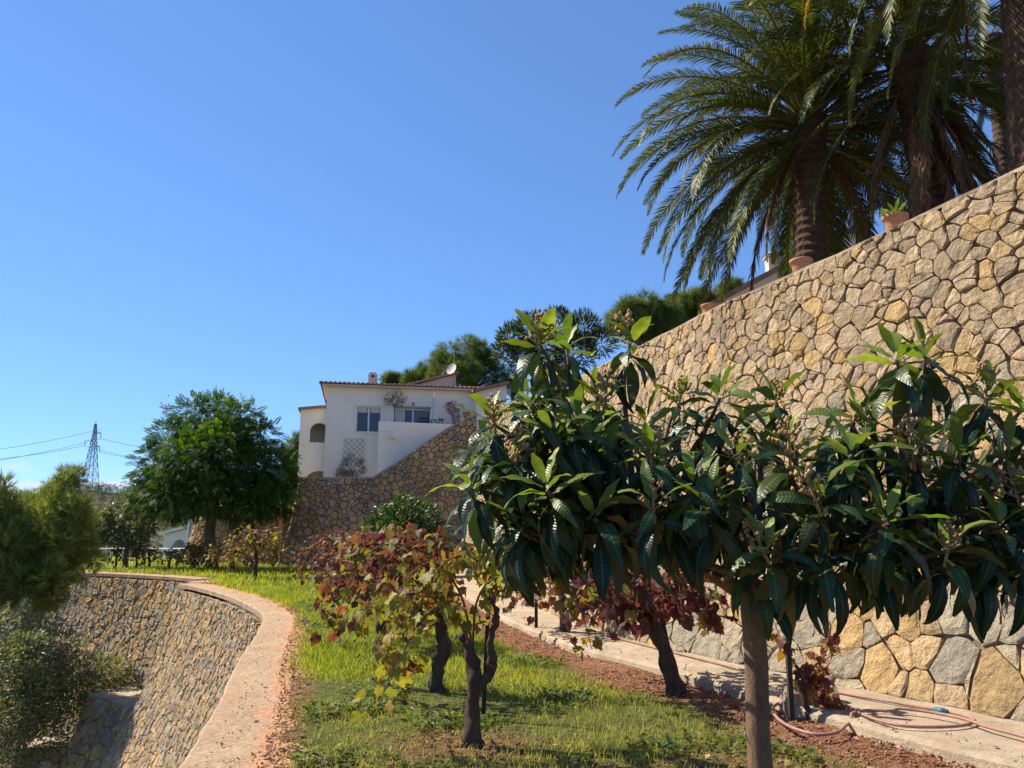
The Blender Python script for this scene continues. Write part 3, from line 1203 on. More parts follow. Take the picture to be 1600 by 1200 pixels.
PAL_Y = [(.34, .24, .03), (.38, .20, .03), (.28, .22, .04)]
PAL_R = [(.20, .05, .035), (.14, .035, .04), (.10, .03, .038), (.23, .09, .035)]
PAL_D = [(.13, .042, .05), (.16, .06, .05), (.09, .033, .045), (.20, .10, .06)]
def vine(base, label, canes, trunk, n_leaf, pal, w, size, as_objects, seed, group=None, stake=None, spread=.11):
    t = thing('grape_vine', base, label, 'grape vine', group)
    r = random.Random(seed)
    g = np.random.default_rng(seed)
    mb = MB()
    for pts, r0, r1 in trunk:
        P = spline([np.array(p) + np.array(base) for p in pts], 9)
        rad = [r0 + (r1 - r0) * i / (len(P) - 1) for i in range(len(P))]
        P = [Vector(p) + Vector((noise.noise(Vector((seed, i * .5, 0))), noise.noise(Vector((seed, i * .5, 5))), 0)) * .02 for i, p in enumerate(P)]
        rad = [q * (1 + .45 * max(0, 1 - i / 5)) if abs(pts[0][2] + .05) < 1e-6 else q for i, q in enumerate(rad)]
        mb.tube(P, rad, 16, lump=.65, lf=15, seed=seed)
    mb.build('trunk', M_VBARK, t, True)
    cb = MB()
    pos, dd, nn = [], [], []
    tot = sum(c[1] for c in canes)
    for pts, wt in canes:
        P = [Vector(p) for p in spline([np.array(p) + np.array(base) for p in pts], 6)]
        cb.tube(P, [.011 - .008 * i / (len(P) - 1) for i in range(len(P))], 5)
        m = int(n_leaf * wt / tot)
        for i in range(m):
            u = (i + r.random()) / m
            u = .12 + .88 * u
            f = u * (len(P) - 1)
            k = min(int(f), len(P) - 2)
            p = P[k].lerp(P[k + 1], f - k)
            off = unit(1, g)[0] * spread * r.uniform(.35, 1.25)
            pos.append(np.array(p) + off)
            dd.append(nv(off * 5 + g.normal(size=3) * .4 + np.array([0, 0, -.75])))
            nn.append(nv(g.normal(size=3) * .8 + off * 3 + np.array([-.15, -.35, .75])))
    cb.build('canes', M_CANE, t, True)
    pos, dd, nn = np.array(pos), np.array(dd), np.array(nn)
    N = len(pos)
    mixo = g.permutation(N)
    pos, dd, nn = pos[mixo], dd[mixo], nn[mixo]
    Rm = frames(dd, nn)
    tint = mixtint(N, pal, .22, w, g)
    sc = g.uniform(.65, 1.2, N) * size
    first = min(N, 300) if as_objects else 0
    if as_objects:
        for i in range(first):
            o = ob('leaf', VLM[i % 5][0], t)
            o.rotation_euler = Matrix([list(q) for q in Rm[i]]).to_euler()
            o.location = Vector(pos[i]) - t.location
            o.scale = (sc[i],) * 3
            o.color = (*tint[i], 1)
    if N > first:
        VV, FF, TT, nb = [], [], [], 0
        RR = []
        for v in range(5):
            ks = np.arange(first + v, N, 5)
            RR.append(np.tile(VRIM, len(ks)))
            _, TV, TF = VLM[v]
            Vx = np.einsum('nij,nkj->nki', Rm[ks], TV[None] * sc[ks][:, None, None]) + pos[ks][:, None]
            VV.append(Vx.reshape(-1, 3)); FF.append((TF[None] + (np.arange(len(ks)) * len(TV))[:, None, None]).reshape(-1, 3) + nb)
            TT.append(np.repeat(tint[ks], len(TV), axis=0)); nb += len(ks) * len(TV)
        me = np_mesh('leaves', np.concatenate(VV), np.concatenate(FF), np.concatenate(TT), False, None, np.concatenate(RR))
        me.materials.append(M_VLS)
        ob_world('leaves', me, t)['kind'] = 'stuff'
    return t

def stake(px, py, hgt, lean, label, w=.035):
    b = gp(px, py)
    mb = MB()
    t = Vector((b.x + lean[0], b.y + lean[1], hgt))
    for sx, sy, wx, wy in ((0, 0, w, .006), (-w / 2 + .003, -.014, .006, w * .8)):
        M = []
        for z, c in ((-.1, b), (hgt, t)):
            for ax, ay in ((-.5, -.5), (.5, -.5), (.5, .5), (-.5, .5)):
                M.append((c.x + sx + ax * wx, c.y + sy + ay * wy, z))
        mb.add(M, [(0, 3, 2, 1), (4, 5, 6, 7), (0, 1, 5, 4), (1, 2, 6, 5), (2, 3, 7, 6), (3, 0, 4, 7)])
    o = mb.build('vine_stake', M_STAKE)
    return tag(o, label, 'stake', 'vine stakes')

def rel(px, py, y, base):
    p = at(px, py, y)
    return (p.x - base.x, p.y - base.y, p.z)

# nearest vine: thick forked stock, canes over both sides, one hanging low at the left
b1 = gp(742, 1166)
y1 = b1.y
def q1(px, py, dy=0.0):
    return rel(px, py, y1 + dy, b1)
canes1 = [([q1(738, 1010), q1(720, 930), q1(680, 880, -.1), q1(640, 900, -.2), q1(610, 960, -.25), q1(590, 1000, -.25)], 1.2),
          ([q1(738, 1010), q1(700, 950, -.15), q1(660, 965, -.3), q1(635, 1010, -.35), q1(612, 1060, -.35), q1(585, 1098, -.35)], 1.5),
          ([q1(770, 960), q1(765, 900), q1(735, 870, -.1), q1(700, 875, -.2), q1(670, 910, -.3)], 1.3),
          ([q1(770, 960), q1(780, 900, .05), q1(810, 880, .0), q1(860, 900, -.1), q1(905, 950, -.15), q1(925, 1015, -.15)], 1.5),
          ([q1(770, 960), q1(775, 890, .1), q1(745, 865, .2), q1(715, 868, .3)], .9),
          ([q1(738, 1010), q1(745, 940, -.2), q1(770, 905, -.3), q1(800, 905, -.35), q1(820, 935, -.35)], 1.1),
          ([q1(720, 930, -.1), q1(655, 925, -.1), q1(590, 940, 0), q1(555, 980, 0)], 1.0)]
trunk1 = [([(0, 0, -.05), q1(738, 1110), q1(742, 1060), q1(735, 1015), q1(720, 992)], .062, .036),
          ([q1(746, 1075), q1(768, 1045), q1(768, 1000), q1(775, 960), q1(762, 930)], .042, .016)]
vine(b1, 'nearest grape vine, thick forked stock, yellow green and orange leaves, one cane hanging low', canes1, trunk1, 310, PAL_G + PAL_Y + PAL_R, [.23, .15, .22, .05, .10, .04, .07, .04, .04, .02, .04], .112, True, 5, 'bush vines on the terrace', spread=.115)
stake(754, 1130, 1.12, (.05, .03), 'dark metal stake tied beside the nearest vine stock')
# second vine
b2 = gp(690, 1084)
y2 = b2.y
def q2(px, py, dy=0.0):
    return rel(px, py, y2 + dy, b2)
canes2 = [([q2(686, 960), q2(670, 890), q2(620, 850, -.2), q2(570, 870, -.3), q2(540, 930, -.3), q2(520, 985, -.3)], 1.5),
          ([q2(686, 960), q2(650, 880), q2(600, 845, .2), q2(545, 870, .3), q2(515, 930, .3)], 1.4),
          ([q2(686, 960), q2(700, 880), q2(680, 845, -.2), q2(630, 855, -.5), q2(590, 900, -.6), q2(570, 960, -.6)], 1.3),
          ([q2(686, 960), q2(720, 870), q2(760, 860), q2(790, 900)], .8),
          ([q2(686, 960), q2(640, 900, .3), q2(585, 880, .5), q2(540, 900, .6)], 1.2),
          ([q2(686, 960), q2(670, 930, -.3), q2(640, 960, -.4), q2(620, 1000, -.4)], .5)]
vine(b2, 'second grape vine, twisted brown stock leaning under rust and green leaves', canes2, [([(0, 0, -.05), q2(682, 1050), q2(692, 1010), q2(690, 970), q2(684, 945)], .066, .06), ([q2(690, 975), q2(672, 940), q2(665, 900)], .05, .02)], 460, PAL_G + PAL_R + PAL_D, [.08, .06, .07, .06, .05, .12, .16, .04, .13, .11, .09, .03], .118, True, 6, 'bush vines on the terrace', spread=.17)

def round_vine(base, rad, hgt, label, pal, w, n, seed, size=.12, group='bush vines on the terrace', lean=(0, 0), th=.075, low=.35):
    r = random.Random(seed)
    canes = []
    hx, hy = lean
    for k in range(11):
        a = k * 2 * math.pi / 11 + r.uniform(-.2, .2)
        q = r.uniform(.7, 1.05)
        canes.append(([(hx, hy, hgt * .5), (hx + math.cos(a) * rad * .3 * q, hy + math.sin(a) * rad * .3 * q, hgt * r.uniform(.8, .98)), (hx + math.cos(a) * rad * .7 * q, hy + math.sin(a) * rad * .7 * q, hgt * r.uniform(.75, .95)), (hx + math.cos(a) * rad * q, hy + math.sin(a) * rad * q, hgt * r.uniform(.5, .7)), (hx + math.cos(a) * rad * 1.05 * q, hy + math.sin(a) * rad * 1.05 * q, hgt * r.uniform(low * .7, low * 1.3))], 1.0))
    tr = [([(0, 0, -.05), (hx * .4 + r.uniform(-.04, .04), hy * .5, hgt * .22), (hx * .8, hy * .8, hgt * .4), (hx, hy, hgt * .62)], th, th * .7)]
    return vine(base, label, canes, tr, n, pal, w, size, False, seed, group, spread=rad * .24)
mixed = PAL_G + PAL_R + PAL_D
wo = [.14, .12, .16, .10, .03, .05, .05, .04, .08, .12, .03, .08]
wm = [.06, .06, .05, .05, .05, .13, .16, .04, .15, .12, .09, .04]
wd = [.02, .02, .02, .03, .06, .12, .2, .05, .16, .13, .12, .07]
round_vine(gp(600, 1012), .80, 1.5, 'wide rust red and green vine just behind the second vine', mixed, wm, 720, 11)
round_vine(gp(575, 968), .85, 1.48, 'leafy purple and green vine in the middle of the row by the citrus bush', mixed, wm, 700, 12)
round_vine(gp(548, 940), .85, 1.45, 'dark purple vine fourth along the row beside the grass', mixed, wd, 600, 13)
round_vine(gp(520, 922), .95, 1.45, 'dark purple vine last of the row before the house wall', mixed, wd, 600, 14)
round_vine(gp(398, 906), 1.05, 1.55, 'thin leaved brownish vine on the grass next to the jacaranda trunk', mixed, wo, 460, 15, .15)
round_vine(gp(362, 897), .8, 1.3, 'low brownish vine tucked behind the jacaranda trunk', mixed, wo, 330, 16, .16)
round_vine(gp(303, 893), .6, 1.0, 'low olive and brown vine just left of the jacaranda trunk', mixed, wo, 330, 22, .16)
for k, (px, py, lab) in enumerate([(264, 892, 'yellowish vine in front of the white pool fence'), (212, 889, 'reddish brown vine by the pool fence under the olive tree'), (180, 888, 'small purple vine between the olive tree and the pine, by the pool'), (232, 888, 'purple brown vine by the pool fence right of the olive tree')]):
    round_vine(gp(px, py), .5, .85, lab, mixed, wo, 100, 30 + k, .14, th=.05)
# right-hand row by the path
b3 = gp(1062, 1086)
def q3(px, py, dy=0.0):
    return rel(px, py, b3.y + dy, b3)
vine(b3, 'dark red vine with a leaning black stock beside the concrete path', [([q3(1005, 965), q3(990 + 45 * math.cos(a), 935 + 12 * math.sin(a), .4 * math.sin(a)), q3(1000 + 95 * math.cos(a), 915 - 20 * abs(math.sin(a)), .7 * math.sin(a)), q3(1000 + 115 * math.cos(a), 970, .85 * math.sin(a))], 1) for a in np.linspace(0, 6.0, 10)],
     [([(0, 0, -.05), q3(1042, 1030), q3(1025, 985), q3(1005, 960)], .075, .06), ([q3(1015, 980), q3(990, 955), q3(970, 945)], .05, .03)], 560, mixed, wd, .14, False, 17, 'bush vines on the terrace', spread=.15)
stake(1064, 1083, .95, (-.2, .1), 'grey stake leaning beside the dark red vine stock by the path', .05)
b4 = gp(880, 1000)
round_vine(b4, .75, 1.35, 'dark red vine by the path, half hidden behind the nearest vine', mixed, wd, 420, 18)
stake(838, 992, .8, (0, 0), 'short dark stake on the red soil between the vines by the path', .05)
b5 = gp(1268, 1128)
def q5(px, py, dy=0.0):
    return rel(px, py, b5.y + dy, b5)
vine(b5, 'nearly bare young vine with a few orange leaves behind the loquat trunk', [([q5(1285, 1100), q5(1262, 1060), q5(1290, 1020), q5(1296, 985)], .7), ([q5(1275, 1105), q5(1250, 1050), q5(1225, 1010), q5(1205, 960)], .7), ([q5(1262, 1060), q5(1275, 1040), q5(1290, 1075), q5(1300, 1095)], 1.2)],
     [([(0, 0, -.05), q5(1262, 1110), q5(1248, 1065), q5(1245, 1040)], .028, .016)], 90, PAL_Y + PAL_R + PAL_D, [.12, .1, .08, .1, .1, .1, .1, .1, .08, .06, .06], .105, True, 19, 'bush vines on the terrace', spread=.08)
stake(1237, 1130, 1.05, (.02, 0), 'upright dark stake between the loquat trunk and the hose coil', .05)
# ------------------------------------------------------------------ grass
BL_V = np.array([(-.5, 0, 0), (.5, 0, 0), (-.4, .45, .06), (.4, .45, .06), (0, 1, .32)], float)
BL_F = np.array([(0, 1, 3), (0, 3, 2), (2, 3, 4)])
M_GRASS = leafmat('grass_blade', src='attr', rough=.5, trans=.55, spec=.3, tboost=(1.15, 1.2, .5))
gg = np.random.default_rng(2)
gpos, gscale, gtint = [], [], []
def sow(y0, y1, n, h, w):
    ys_ = gg.uniform(y0, y1, n)
    us = gg.random(n)
    for y, u in zip(ys_, us):
        xl, xr = edge_x(y) + .55, path_x(y) - .02
        if y > 36:
            xr = min(xr, -6)
        xl = max(xl, -.72 * y)
        x = xl + (xr - xl) * u
        s = soil_at(x, y) if y < 30 else 0
        if s > .12 and gg.random() < s * 1.02 + .05:
            continue
        tall = .65 + .7 * noise.noise(Vector((x * .7, y * .7, 4))) + .35 * gg.random()
        near = sstep(9.5, 6.0, y)
        if near and gg.random() < near * (.42 + .5 * noise.noise(Vector((x * 1.6, y * 1.6, 14)))):
            continue
        gpos.append((x, y, -.01))
        gscale.append((w * gg.uniform(.6, 1.3), h * max(tall, .25) * gg.uniform(.6, 1.3), h))
        dry = gg.random() < .10 + .22 * near
        base = np.array((.36, .31, .15)) if dry else np.array((.29, .34, .04)) * (1 - near) + np.array((.34, .36, .10)) * near
        if not dry and noise.noise(Vector((x * .5, y * .5, 30))) > .15:
            base = base * np.array((1.25, 1.12, 1.0))
        gtint.append(base * gg.uniform(.65, 1.3))
sow(3.5, 8, 70000, .085, .007)
sow(8, 13, 46000, .10, .011)
sow(13, 22, 44000, .135, .016)
sow(22, 45, 22000, .20, .035)
gpos = np.array(gpos); gscale = np.array(gscale); gtint = np.array(gtint)
N = len(gpos)
d = np.concatenate([gg.normal(size=(N, 2)) * .38, np.ones((N, 1))], axis=1)
me = scatter_mesh('grass', BL_V, BL_F, gpos, frames(d, unit(N, gg)), gscale, gtint, M_GRASS)
tag(ob('grass', me), 'bright green backlit grass growing between the vine rows', 'grass', kind='stuff')

WP = []
while len(WP) < 5000:
    y = 4.6 + 14 * gg.random() ** 1.7
    x = edge_x(y) + .6 + (path_x(y) - edge_x(y) - .6) * gg.random()
    if noise.noise(Vector((x * 1.1, y * 1.1, 44))) > .16 + .25 * gg.random() and soil_at(x, y) < .3:
        WP.append((x, y, .03 + .05 * gg.random()))
WP = np.array(WP)
me = scatter_mesh('low_weeds', LEAF_V, LEAF_F, WP, frames(np.concatenate([gg.normal(size=(5000, 2)), gg.uniform(0, .8, (5000, 1))], axis=1), np.concatenate([gg.normal(size=(5000, 2)) * .4, np.ones((5000, 1))], axis=1)), gg.uniform(.035, .085, 5000), mixtint(5000, [(.11, .17, .035), (.16, .21, .04), (.09, .13, .05), (.22, .20, .07)], .25, None, gg), M_GRASS)
tag(ob('low_weeds', me), 'broad leaved weeds mixed into the grass', 'weeds', kind='stuff')

# clumps of broad-leaved weeds and litter of dead vine leaves, stones
def litter(name, n, area, size, pal, TV, TF, mat, label, flat=.25):
    P = np.array([area() for _ in range(n)])
    dd = np.concatenate([gg.normal(size=(n, 2)), gg.normal(size=(n, 1)) * flat], axis=1)
    nn_ = np.concatenate([gg.normal(size=(n, 2)) * .4, np.ones((n, 1))], axis=1)
    me = scatter_mesh(name, TV, TF, P, frames(dd, nn_), gg.uniform(.5, 1.3, n) * size, mixtint(n, pal, .3, None, gg), mat)
    return tag(ob(name, me), label, 'litter', kind='stuff')
def on_soil():
    while True:
        y = 4.8 + 12 * gg.random() ** 1.6
        x = edge_x(y) + .5 + (path_x(y) + .35 - edge_x(y) - .5) * gg.random()
        if x > path_x(y) - .02 and gg.random() < .85:
            continue
        if gg.random() < soil_at(x, y) + .08:
            z = .12 if x > path_x(y) + .02 else .03
            return (x, y, z)
M_LITTER = leafmat('dead_leaf', src='attr', rough=.8, trans=.2, spec=.2, tboost=(1, 1, 1))
litter('leaf_litter', 1700, on_soil, .05, [(.20, .10, .055), (.30, .17, .09), (.13, .06, .04), (.36, .24, .14), (.25, .09, .05)], VLM[0][1], VLM[0][2], M_LITTER, 'dry brown vine leaves scattered on the red soil')
PEB_V = np.array([(0, 0, .5), (0, 0, -.5), (.5, 0, 0), (.1, .45, .05), (-.45, .2, 0), (-.35, -.35, .1), (.2, -.5, 0)], float)
PEB_F = np.array([(0, 2, 3), (0, 3, 4), (0, 4, 5), (0, 5, 6), (0, 6, 2), (1, 3, 2), (1, 4, 3), (1, 5, 4), (1, 6, 5), (1, 2, 6)])
M_PEB = surf('clod', (1, 1, 1), rough=.95, nscale=30, namt=.4, bump=.4, bdist=.004, attr=True)
litter('soil_clods', 6500, on_soil, .018, [(.24, .11, .06), (.32, .165, .095), (.40, .25, .16), (.17, .075, .045)], PEB_V, PEB_F, M_PEB, 'red clods and pebbles lying on the bare soil', 1)
def on_cap():
    y = 5.0 + 16 * gg.random() ** 1.5
    return (edge_x(y) + .1 + .62 * (1 - gg.random() ** 1.9), y, .022)
litter('rubble', 700, on_cap, .014, [(.40, .20, .12), (.34, .16, .09), (.45, .30, .20), (.30, .22, .16)], PEB_V, PEB_F, M_PEB, 'reddish crumbs and pebbles strewn along the bare wall-top path', 1)
litter('path_leaves', 70, on_cap, .045, [(.30, .15, .08), (.36, .24, .14), (.20, .09, .05)], VLM[1][1], VLM[1][2], M_LITTER, 'few dry leaves lying on the bare wall-top path')

# ------------------------------------------------------------------ hose and its joint
M_HOSE = surf('hose_rubber', (.33, .18, .135), rough=.55, nscale=8, namt=.25, bump=.1)
def hosepts(px):
    return [gp(a, b, .135) for a, b in px]
H1 = [(940, 990), (1000, 1006), (1112, 1034), (1161, 1047), (1225, 1064), (1337, 1087), (1465, 1109), (1510, 1119), (1522, 1128), (1487, 1135), (1412, 1134), (1360, 1121), (1311, 1098), (1262, 1086), (1225, 1085), (1206, 1097), (1225, 1118), (1268, 1133), (1306, 1131), (1328, 1116), (1358, 1110), (1431, 1114), (1502, 1127), (1544, 1141), (1600, 1156), (1680, 1180)]
pts = [Vector(p) for p in spline([tuple(p) for p in hosepts(H1)], 9)]
for i, p in enumerate(pts):
    if 185 < i:
        p.z += .022
    if p.x < path_x(p.y) + .05:
        p.z = max(.05, p.z - .06)
mb = MB()
hr = .0125
mb.tube(pts, [hr] * len(pts), 8)
hs = mb.build('garden_hose', M_HOSE, None, True)
tag(hs, 'pinkish brown rubber hose looped on the concrete path at the wall foot', 'hose')
mb = MB()
c = gp(1470, 1110, .137)
d_ = (gp(1480, 1112, .137) - gp(1460, 1108, .137)).normalized()
mb.tube([c - d_ * .055, c - d_ * .03, c - d_ * .028, c + d_ * .028, c + d_ * .03, c + d_ * .055], [.017, .018, .023, .023, .018, .017], 10)
o = mb.build('hose_joint', surf('blue_plastic', (.06, .17, .24), rough=.4, nscale=20, namt=.2, bump=0), None, True)
o.name = 'coupling'
o.parent = hs
# low stone block at the path edge beside the stake
mb = MB()
bc = gp(1262, 1118)
for k in range(3):
    zz = .02 + .07 * k
    mb.tube([(bc.x - .2 + .02 * k, bc.y, zz), (bc.x + .26, bc.y + .03, zz)], [.09, .085], 7, lump=.3, lf=9, seed=k)
tag(mb.build('stone_block', surf('rough_stone', (.40, .31, .21), nscale=8, namt=.4, bump=.8, bdist=.02), None), 'rough beige stone block at the path edge behind the stake', 'stone')

# ------------------------------------------------------------------ palms
M_PALM = leafmat('palm_leaflet', src='attr', rough=.5, trans=.28, spec=.25, tboost=(1.3, 1.25, .5))
M_PTRUNK = surf('palm_trunk', (.105, .062, .045), rough=.95, nscale=7, namt=.5, bump=1.0, bdist=.05, bscale=14, attr=True)
M_RACHIS = surf('palm_rachis', (.22, .19, .06), rough=.6, nscale=10, namt=.3, bump=0)
def frond_mesh(L, elev, curl, seed, dead=0.0, hang=.25, yellow=0):
    """feather frond: starts along +X at the given elevation and bends down"""
    g = np.random.default_rng(seed)
    n = 26
    P, a = [np.zeros(3)], elev
    for i in range(n):
        t = i / n
        a2 = a - curl * (t ** 1.4)
        P.append(P[-1] + np.array([math.cos(a2), 0, math.sin(a2)]) * L / n)
    P = np.array(P)
    mb = MB()
    mb.tube([Vector(p) for p in P[::2]], [.035 * (1 - .85 * i / (len(P[::2]) - 1)) for i in range(len(P[::2]))], 4)
    V, F, T = [np.array(mb.v)], [], []
    rf = [f for f in mb.f if len(f) == 4]
    T.append(np.tile(np.array([(.20, .17, .05)]) if not dead else np.array([(.16, .09, .05)]), (len(mb.v), 1)))
    faces = [tuple(f) for f in rf]
    nb = len(mb.v)
    pairs = 120
    for k in range(pairs):
        t = .10 + .9 * (k + .5) / pairs
        f = t * n
        i = min(int(f), n - 1)
        p = P[i] + (P[i + 1] - P[i]) * (f - i)
        tan = nv(P[i + 1] - P[i])
        up = np.cross(tan, (0, -1, 0))
        up = up if up[2] > 0 else -up
        ll = .42 * (math.sin(math.pi * min(t * .86 + .12, 1)) ** .6) * g.uniform(.85, 1.1)
        for sd in (-1, 1):
            dirn = nv(np.array([0, sd, 0]) * 1.0 + tan * g.uniform(.8, 1.15) + up * g.uniform(.05, .5) - np.array([0, 0, hang]) + g.normal(size=3) * .07)
            if dead:
                dirn = nv(dirn * .4 + np.array([0, 0, -1.0]) * .5 + tan * .5 + g.normal(size=3) * .15)
            w = .0125
            sdv = nv(np.cross(dirn, up + g.normal(size=3) * .3)) * w
            tipd = dirn * ll + np.array([0, 0, -.10 * ll])
            V.append(np.array([p - sdv * .7, p + sdv * .7, p + dirn * ll * .5 + sdv, p + dirn * ll * .5 - sdv, p + tipd]))
            faces += [(nb, nb + 1, nb + 2, nb + 3), (nb + 3, nb + 2, nb + 4, nb + 4)]
            nb += 5
            c = np.array((.20, .115, .06)) if dead else np.array((.072, .095, .024))
            if yellow:
                c = np.array((.42, .27, .03)) if t > .45 else np.array((.20, .19, .03))  # sunlight painted into the tint, stronger on the outer half
            c = c * g.uniform(.7, 1.35)
            if not dead and g.random() < .10:
                c = np.array((.16, .15, .04))
            T.append(np.tile(c, (5, 1)))
    me = bpy.data.meshes.new('frond')
    VV = np.concatenate(V)
    me.from_pydata(VV.tolist(), [], [f if f[2] != f[3] else f[:3] for f in faces])
    at_ = me.attributes.new('tint', 'FLOAT_COLOR', 'POINT')
    c = np.ones((len(VV), 4), dtype=np.float32)
    c[:, :3] = np.concatenate(T)
    at_.data.foreach_set('color', c.ravel())
    me.materials.append(M_PALM)
    me.update()
    return me
FROND = []
for k, (el, cu) in enumerate([(80, 70), (66, 85), (52, 95), (38, 95), (24, 92), (10, 85), (-4, 75), (-18, 66), (-32, 55), (-46, 40)]):
    FROND.append([frond_mesh(4.2, R(el), R(cu), 3 * k + v, hang=.2 + .25 * (k > 5)) for v in range(2)])
DEAD = [frond_mesh(3.0, R(-55), R(32), 90 + v, dead=1) for v in range(2)]
SUNLIT = [frond_mesh(4.2, R(20), R(105), 70, yellow=1), frond_mesh(4.2, R(5), R(95), 71, yellow=1)]  # sunlit copies of the frond, the sun put into their yellow tint
def palm(base, top, r0, r1, label, n_fr, scale, n_dead, seed, lo=0, hi=9, clear=True, dead_az=None):
    t = thing('palm_tree', base, label, 'palm tree', 'palms on the upper terrace')
    r = random.Random(seed)
    base, top = Vector(base), Vector(top)
    mb = MB()
    n = int((top - base).length / .09)
    V, F, C = [], [], []
    sides = 18
    ax = (top - base).normalized()
    for i in range(n + 1):
        u = i / n
        p = base.lerp(top, u)
        rr = r0 + (r1 - r0) * u + (.10 * max(0, u - .82) / .18)
        for k in range(sides):
            a = 2 * math.pi * (k + .5 * (i % 2)) / sides
            q = rr * (1 + .06 * noise.noise(Vector((k * .9, i * .8, seed))) + (.045 if i % 2 else -.045))
            V.append((p.x + math.cos(a) * q, p.y + math.sin(a) * q, p.z + .03 * noise.noise(Vector((k, i, 3)))))
            c = 1 + .5 * noise.noise(Vector((k * 2.3, i * 1.7, seed)))
            C.append((c, c * .95, c * .9))
    for i in range(n):
        for k in range(sides):
            k2 = (k + 1) % sides
            F.append((i * sides + k, i * sides + k2, (i + 1) * sides + k2, (i + 1) * sides + k))
    mb.add(V, F)
    mb.c = C
    mb.build('trunk', M_PTRUNK, t, False)
    for i in range(n_fr):
        u = (i + .5) / n_fr
        kf = lo + (hi - lo + .99) * u ** .85
        k = min(int(kf), len(FROND) - 1)
        az = i * 2.39996 + r.uniform(-.15, .15)
        if k >= 4 and math.cos(az + math.pi / 2) > .62 and clear:
            continue
        o = ob('frond', FROND[k][i % 2], t)
        o.location = top - base + Vector((math.cos(az) * r1 * .6, math.sin(az) * r1 * .6, .35 - .9 * u))
        o.rotation_euler = (r.uniform(-.25, .25), r.uniform(-.10, .10), az)
        s = scale * r.uniform(.88, 1.08)
        o.scale = (s, s, s)
    for i in range(n_dead):
        az = i * 2.39996 if dead_az is None else dead_az[0] + r.uniform(-1, 1) * dead_az[1]
        if math.cos(az + math.pi / 2) > .3 and dead_az is None:
            continue
        o = ob('dead_frond', DEAD[i % 2], t)
        o.location = top - base + Vector((math.cos(az) * r1, math.sin(az) * r1, -.6 - (0 if dead_az is None else r.uniform(0, 1.5))))
        o.rotation_euler = (r.uniform(-.2, .2), r.uniform(-.1, .2), az)
        s = scale * r.uniform(.8, 1.1)
        o.scale = (s, s, s)
    return t
pz = 5.0
pt1 = at(1262, 190, 15.2)
pb1 = at(1258, 420, 15.2)
palm((pb1.x, 15.2, 4.7), (pt1.x, 15.2, pt1.z), .34, .31, 'big date palm with arching fronds hanging over the wall, dark trunk beside a clay pot', 140, 1.04, 5, 1, 0, 8)
pt2 = at(1420, 90, 14.2)
pb2 = at(1478, 330, 14.2)
palm((pb2.x, 14.2, 4.7), (pt2.x, 14.2, pt2.z), .38, .34, 'leaning date palm whose trunk is wrapped in brown dead fronds', 64, .9, 20, 2, 0, 8, dead_az=(-1.4, 1.7))
pt3 = at(1590, -210, 10.6)
pb3 = at(1612, 300, 10.6)
palm((pb3.x, 10.6, 4.7), (pt3.x, 10.6, pt3.z), .37, .33, 'tall date palm with ringed trunk nearest the camera, crown above the view', 48, 1.0, 3, 3, 1, 9)
p3o = bpy.data.objects['palm_tree.002']
for k, az in enumerate((3.3, 2.75, 3.75)):
    o = ob('frond', SUNLIT[k % 2], p3o)
    o.location = Vector((pt3.x - pb3.x, 0, pt3.z - 4.7)) + Vector((math.cos(az) * .2, math.sin(az) * .2, 0))
    o.rotation_euler = (0, 0, az)
pt4 = at(1550, 60, 19)
pb4 = at(1562, 330, 19)
palm((pb4.x, 19, 4.7), (pt4.x, 19, pt4.z), .20, .17, 'slender palm trunk standing far behind between the big palms', 26, .6, 2, 4, 2, 8)

# ------------------------------------------------------------------ jacaranda
def fern_frond(pairs=13):
    V, F = [], []
    def quad(p, d, s, L):
        b = len(V)
        V.extend([p, p + d * L * .5 + s, p + d * L, p + d * L * .5 - s])
        F.append((b, b + 1, b + 2, b + 3))
    for k in range(pairs):
        t = .12 + .86 * k / (pairs - 1)
        p = np.array([0, t, -.22 * t * t])
        L = .34 * (1 - .75 * (t - .25) ** 2 * 1.6)
        for sd in (-1, 1):
            d_ = nv(np.array([sd * .85, .6, -.12]))
            quad(p, d_, np.array([-.028 * sd * .6, .028, .0]), max(L, .1))
    return np.array(V), np.array(F)
JV, JF = fern_frond()
M_JAC = leafmat('jacaranda_leaf', src='attr', rough=.6, trans=.42, spec=.15, tboost=(1.3, 1.4, .4))
jb = gp(333, 889)
JY = jb.y
jc = thing('jacaranda_tree', (jb.x, jb.y, 0), 'round feathery green jacaranda with a straight single trunk on the lawn', 'tree')
mb = MB()
ftop = at(327, 800, JY)
limb(mb, (jb.x, JY, -.05), ftop, .26, .19, .03, 8, 12, 1, .12)
mb.build('trunk', M_BARK, jc, True)
mb = MB()
gj = np.random.default_rng(8)
jcl = []
for px, py, dy, r_ in [(300, 655, 0, 1.0), (340, 650, .4, 1.0), (375, 660, -.3, 1.0), (265, 690, .2, 1.0), (410, 690, 0, 1.0), (240, 730, 0, 1.05), (435, 730, .2, 1.0), (230, 765, -.3, 1.0), (445, 755, -.4, .8), (290, 720, -1.2, 1.2), (350, 720, -1.4, 1.3), (400, 730, -1.0, 1.1), (320, 690, 1.2, 1.2), (270, 770, -1.0, 1.05), (330, 770, -1.6, 1.0), (390, 790, -.9, 1.0), (425, 790, .2, .85), (250, 785, .6, .9), (360, 690, -1.0, 1.1), (395, 825, -.3, .55), (300, 790, 1.0, .9), (215, 790, 0, .55), (440, 780, .6, .8)]:
    p = at(330 + (px - 330) * .90, py + 2 - (16 if py > 780 else 0), JY + dy * 1.3)
    jcl.append((p.x, p.y, p.z, r_ * 1.0, r_ * 1.0, r_ * .95))
    limb(mb, ftop - Vector((0, 0, .2)), p, .08, .02, .2, 6, 6, px, .1)
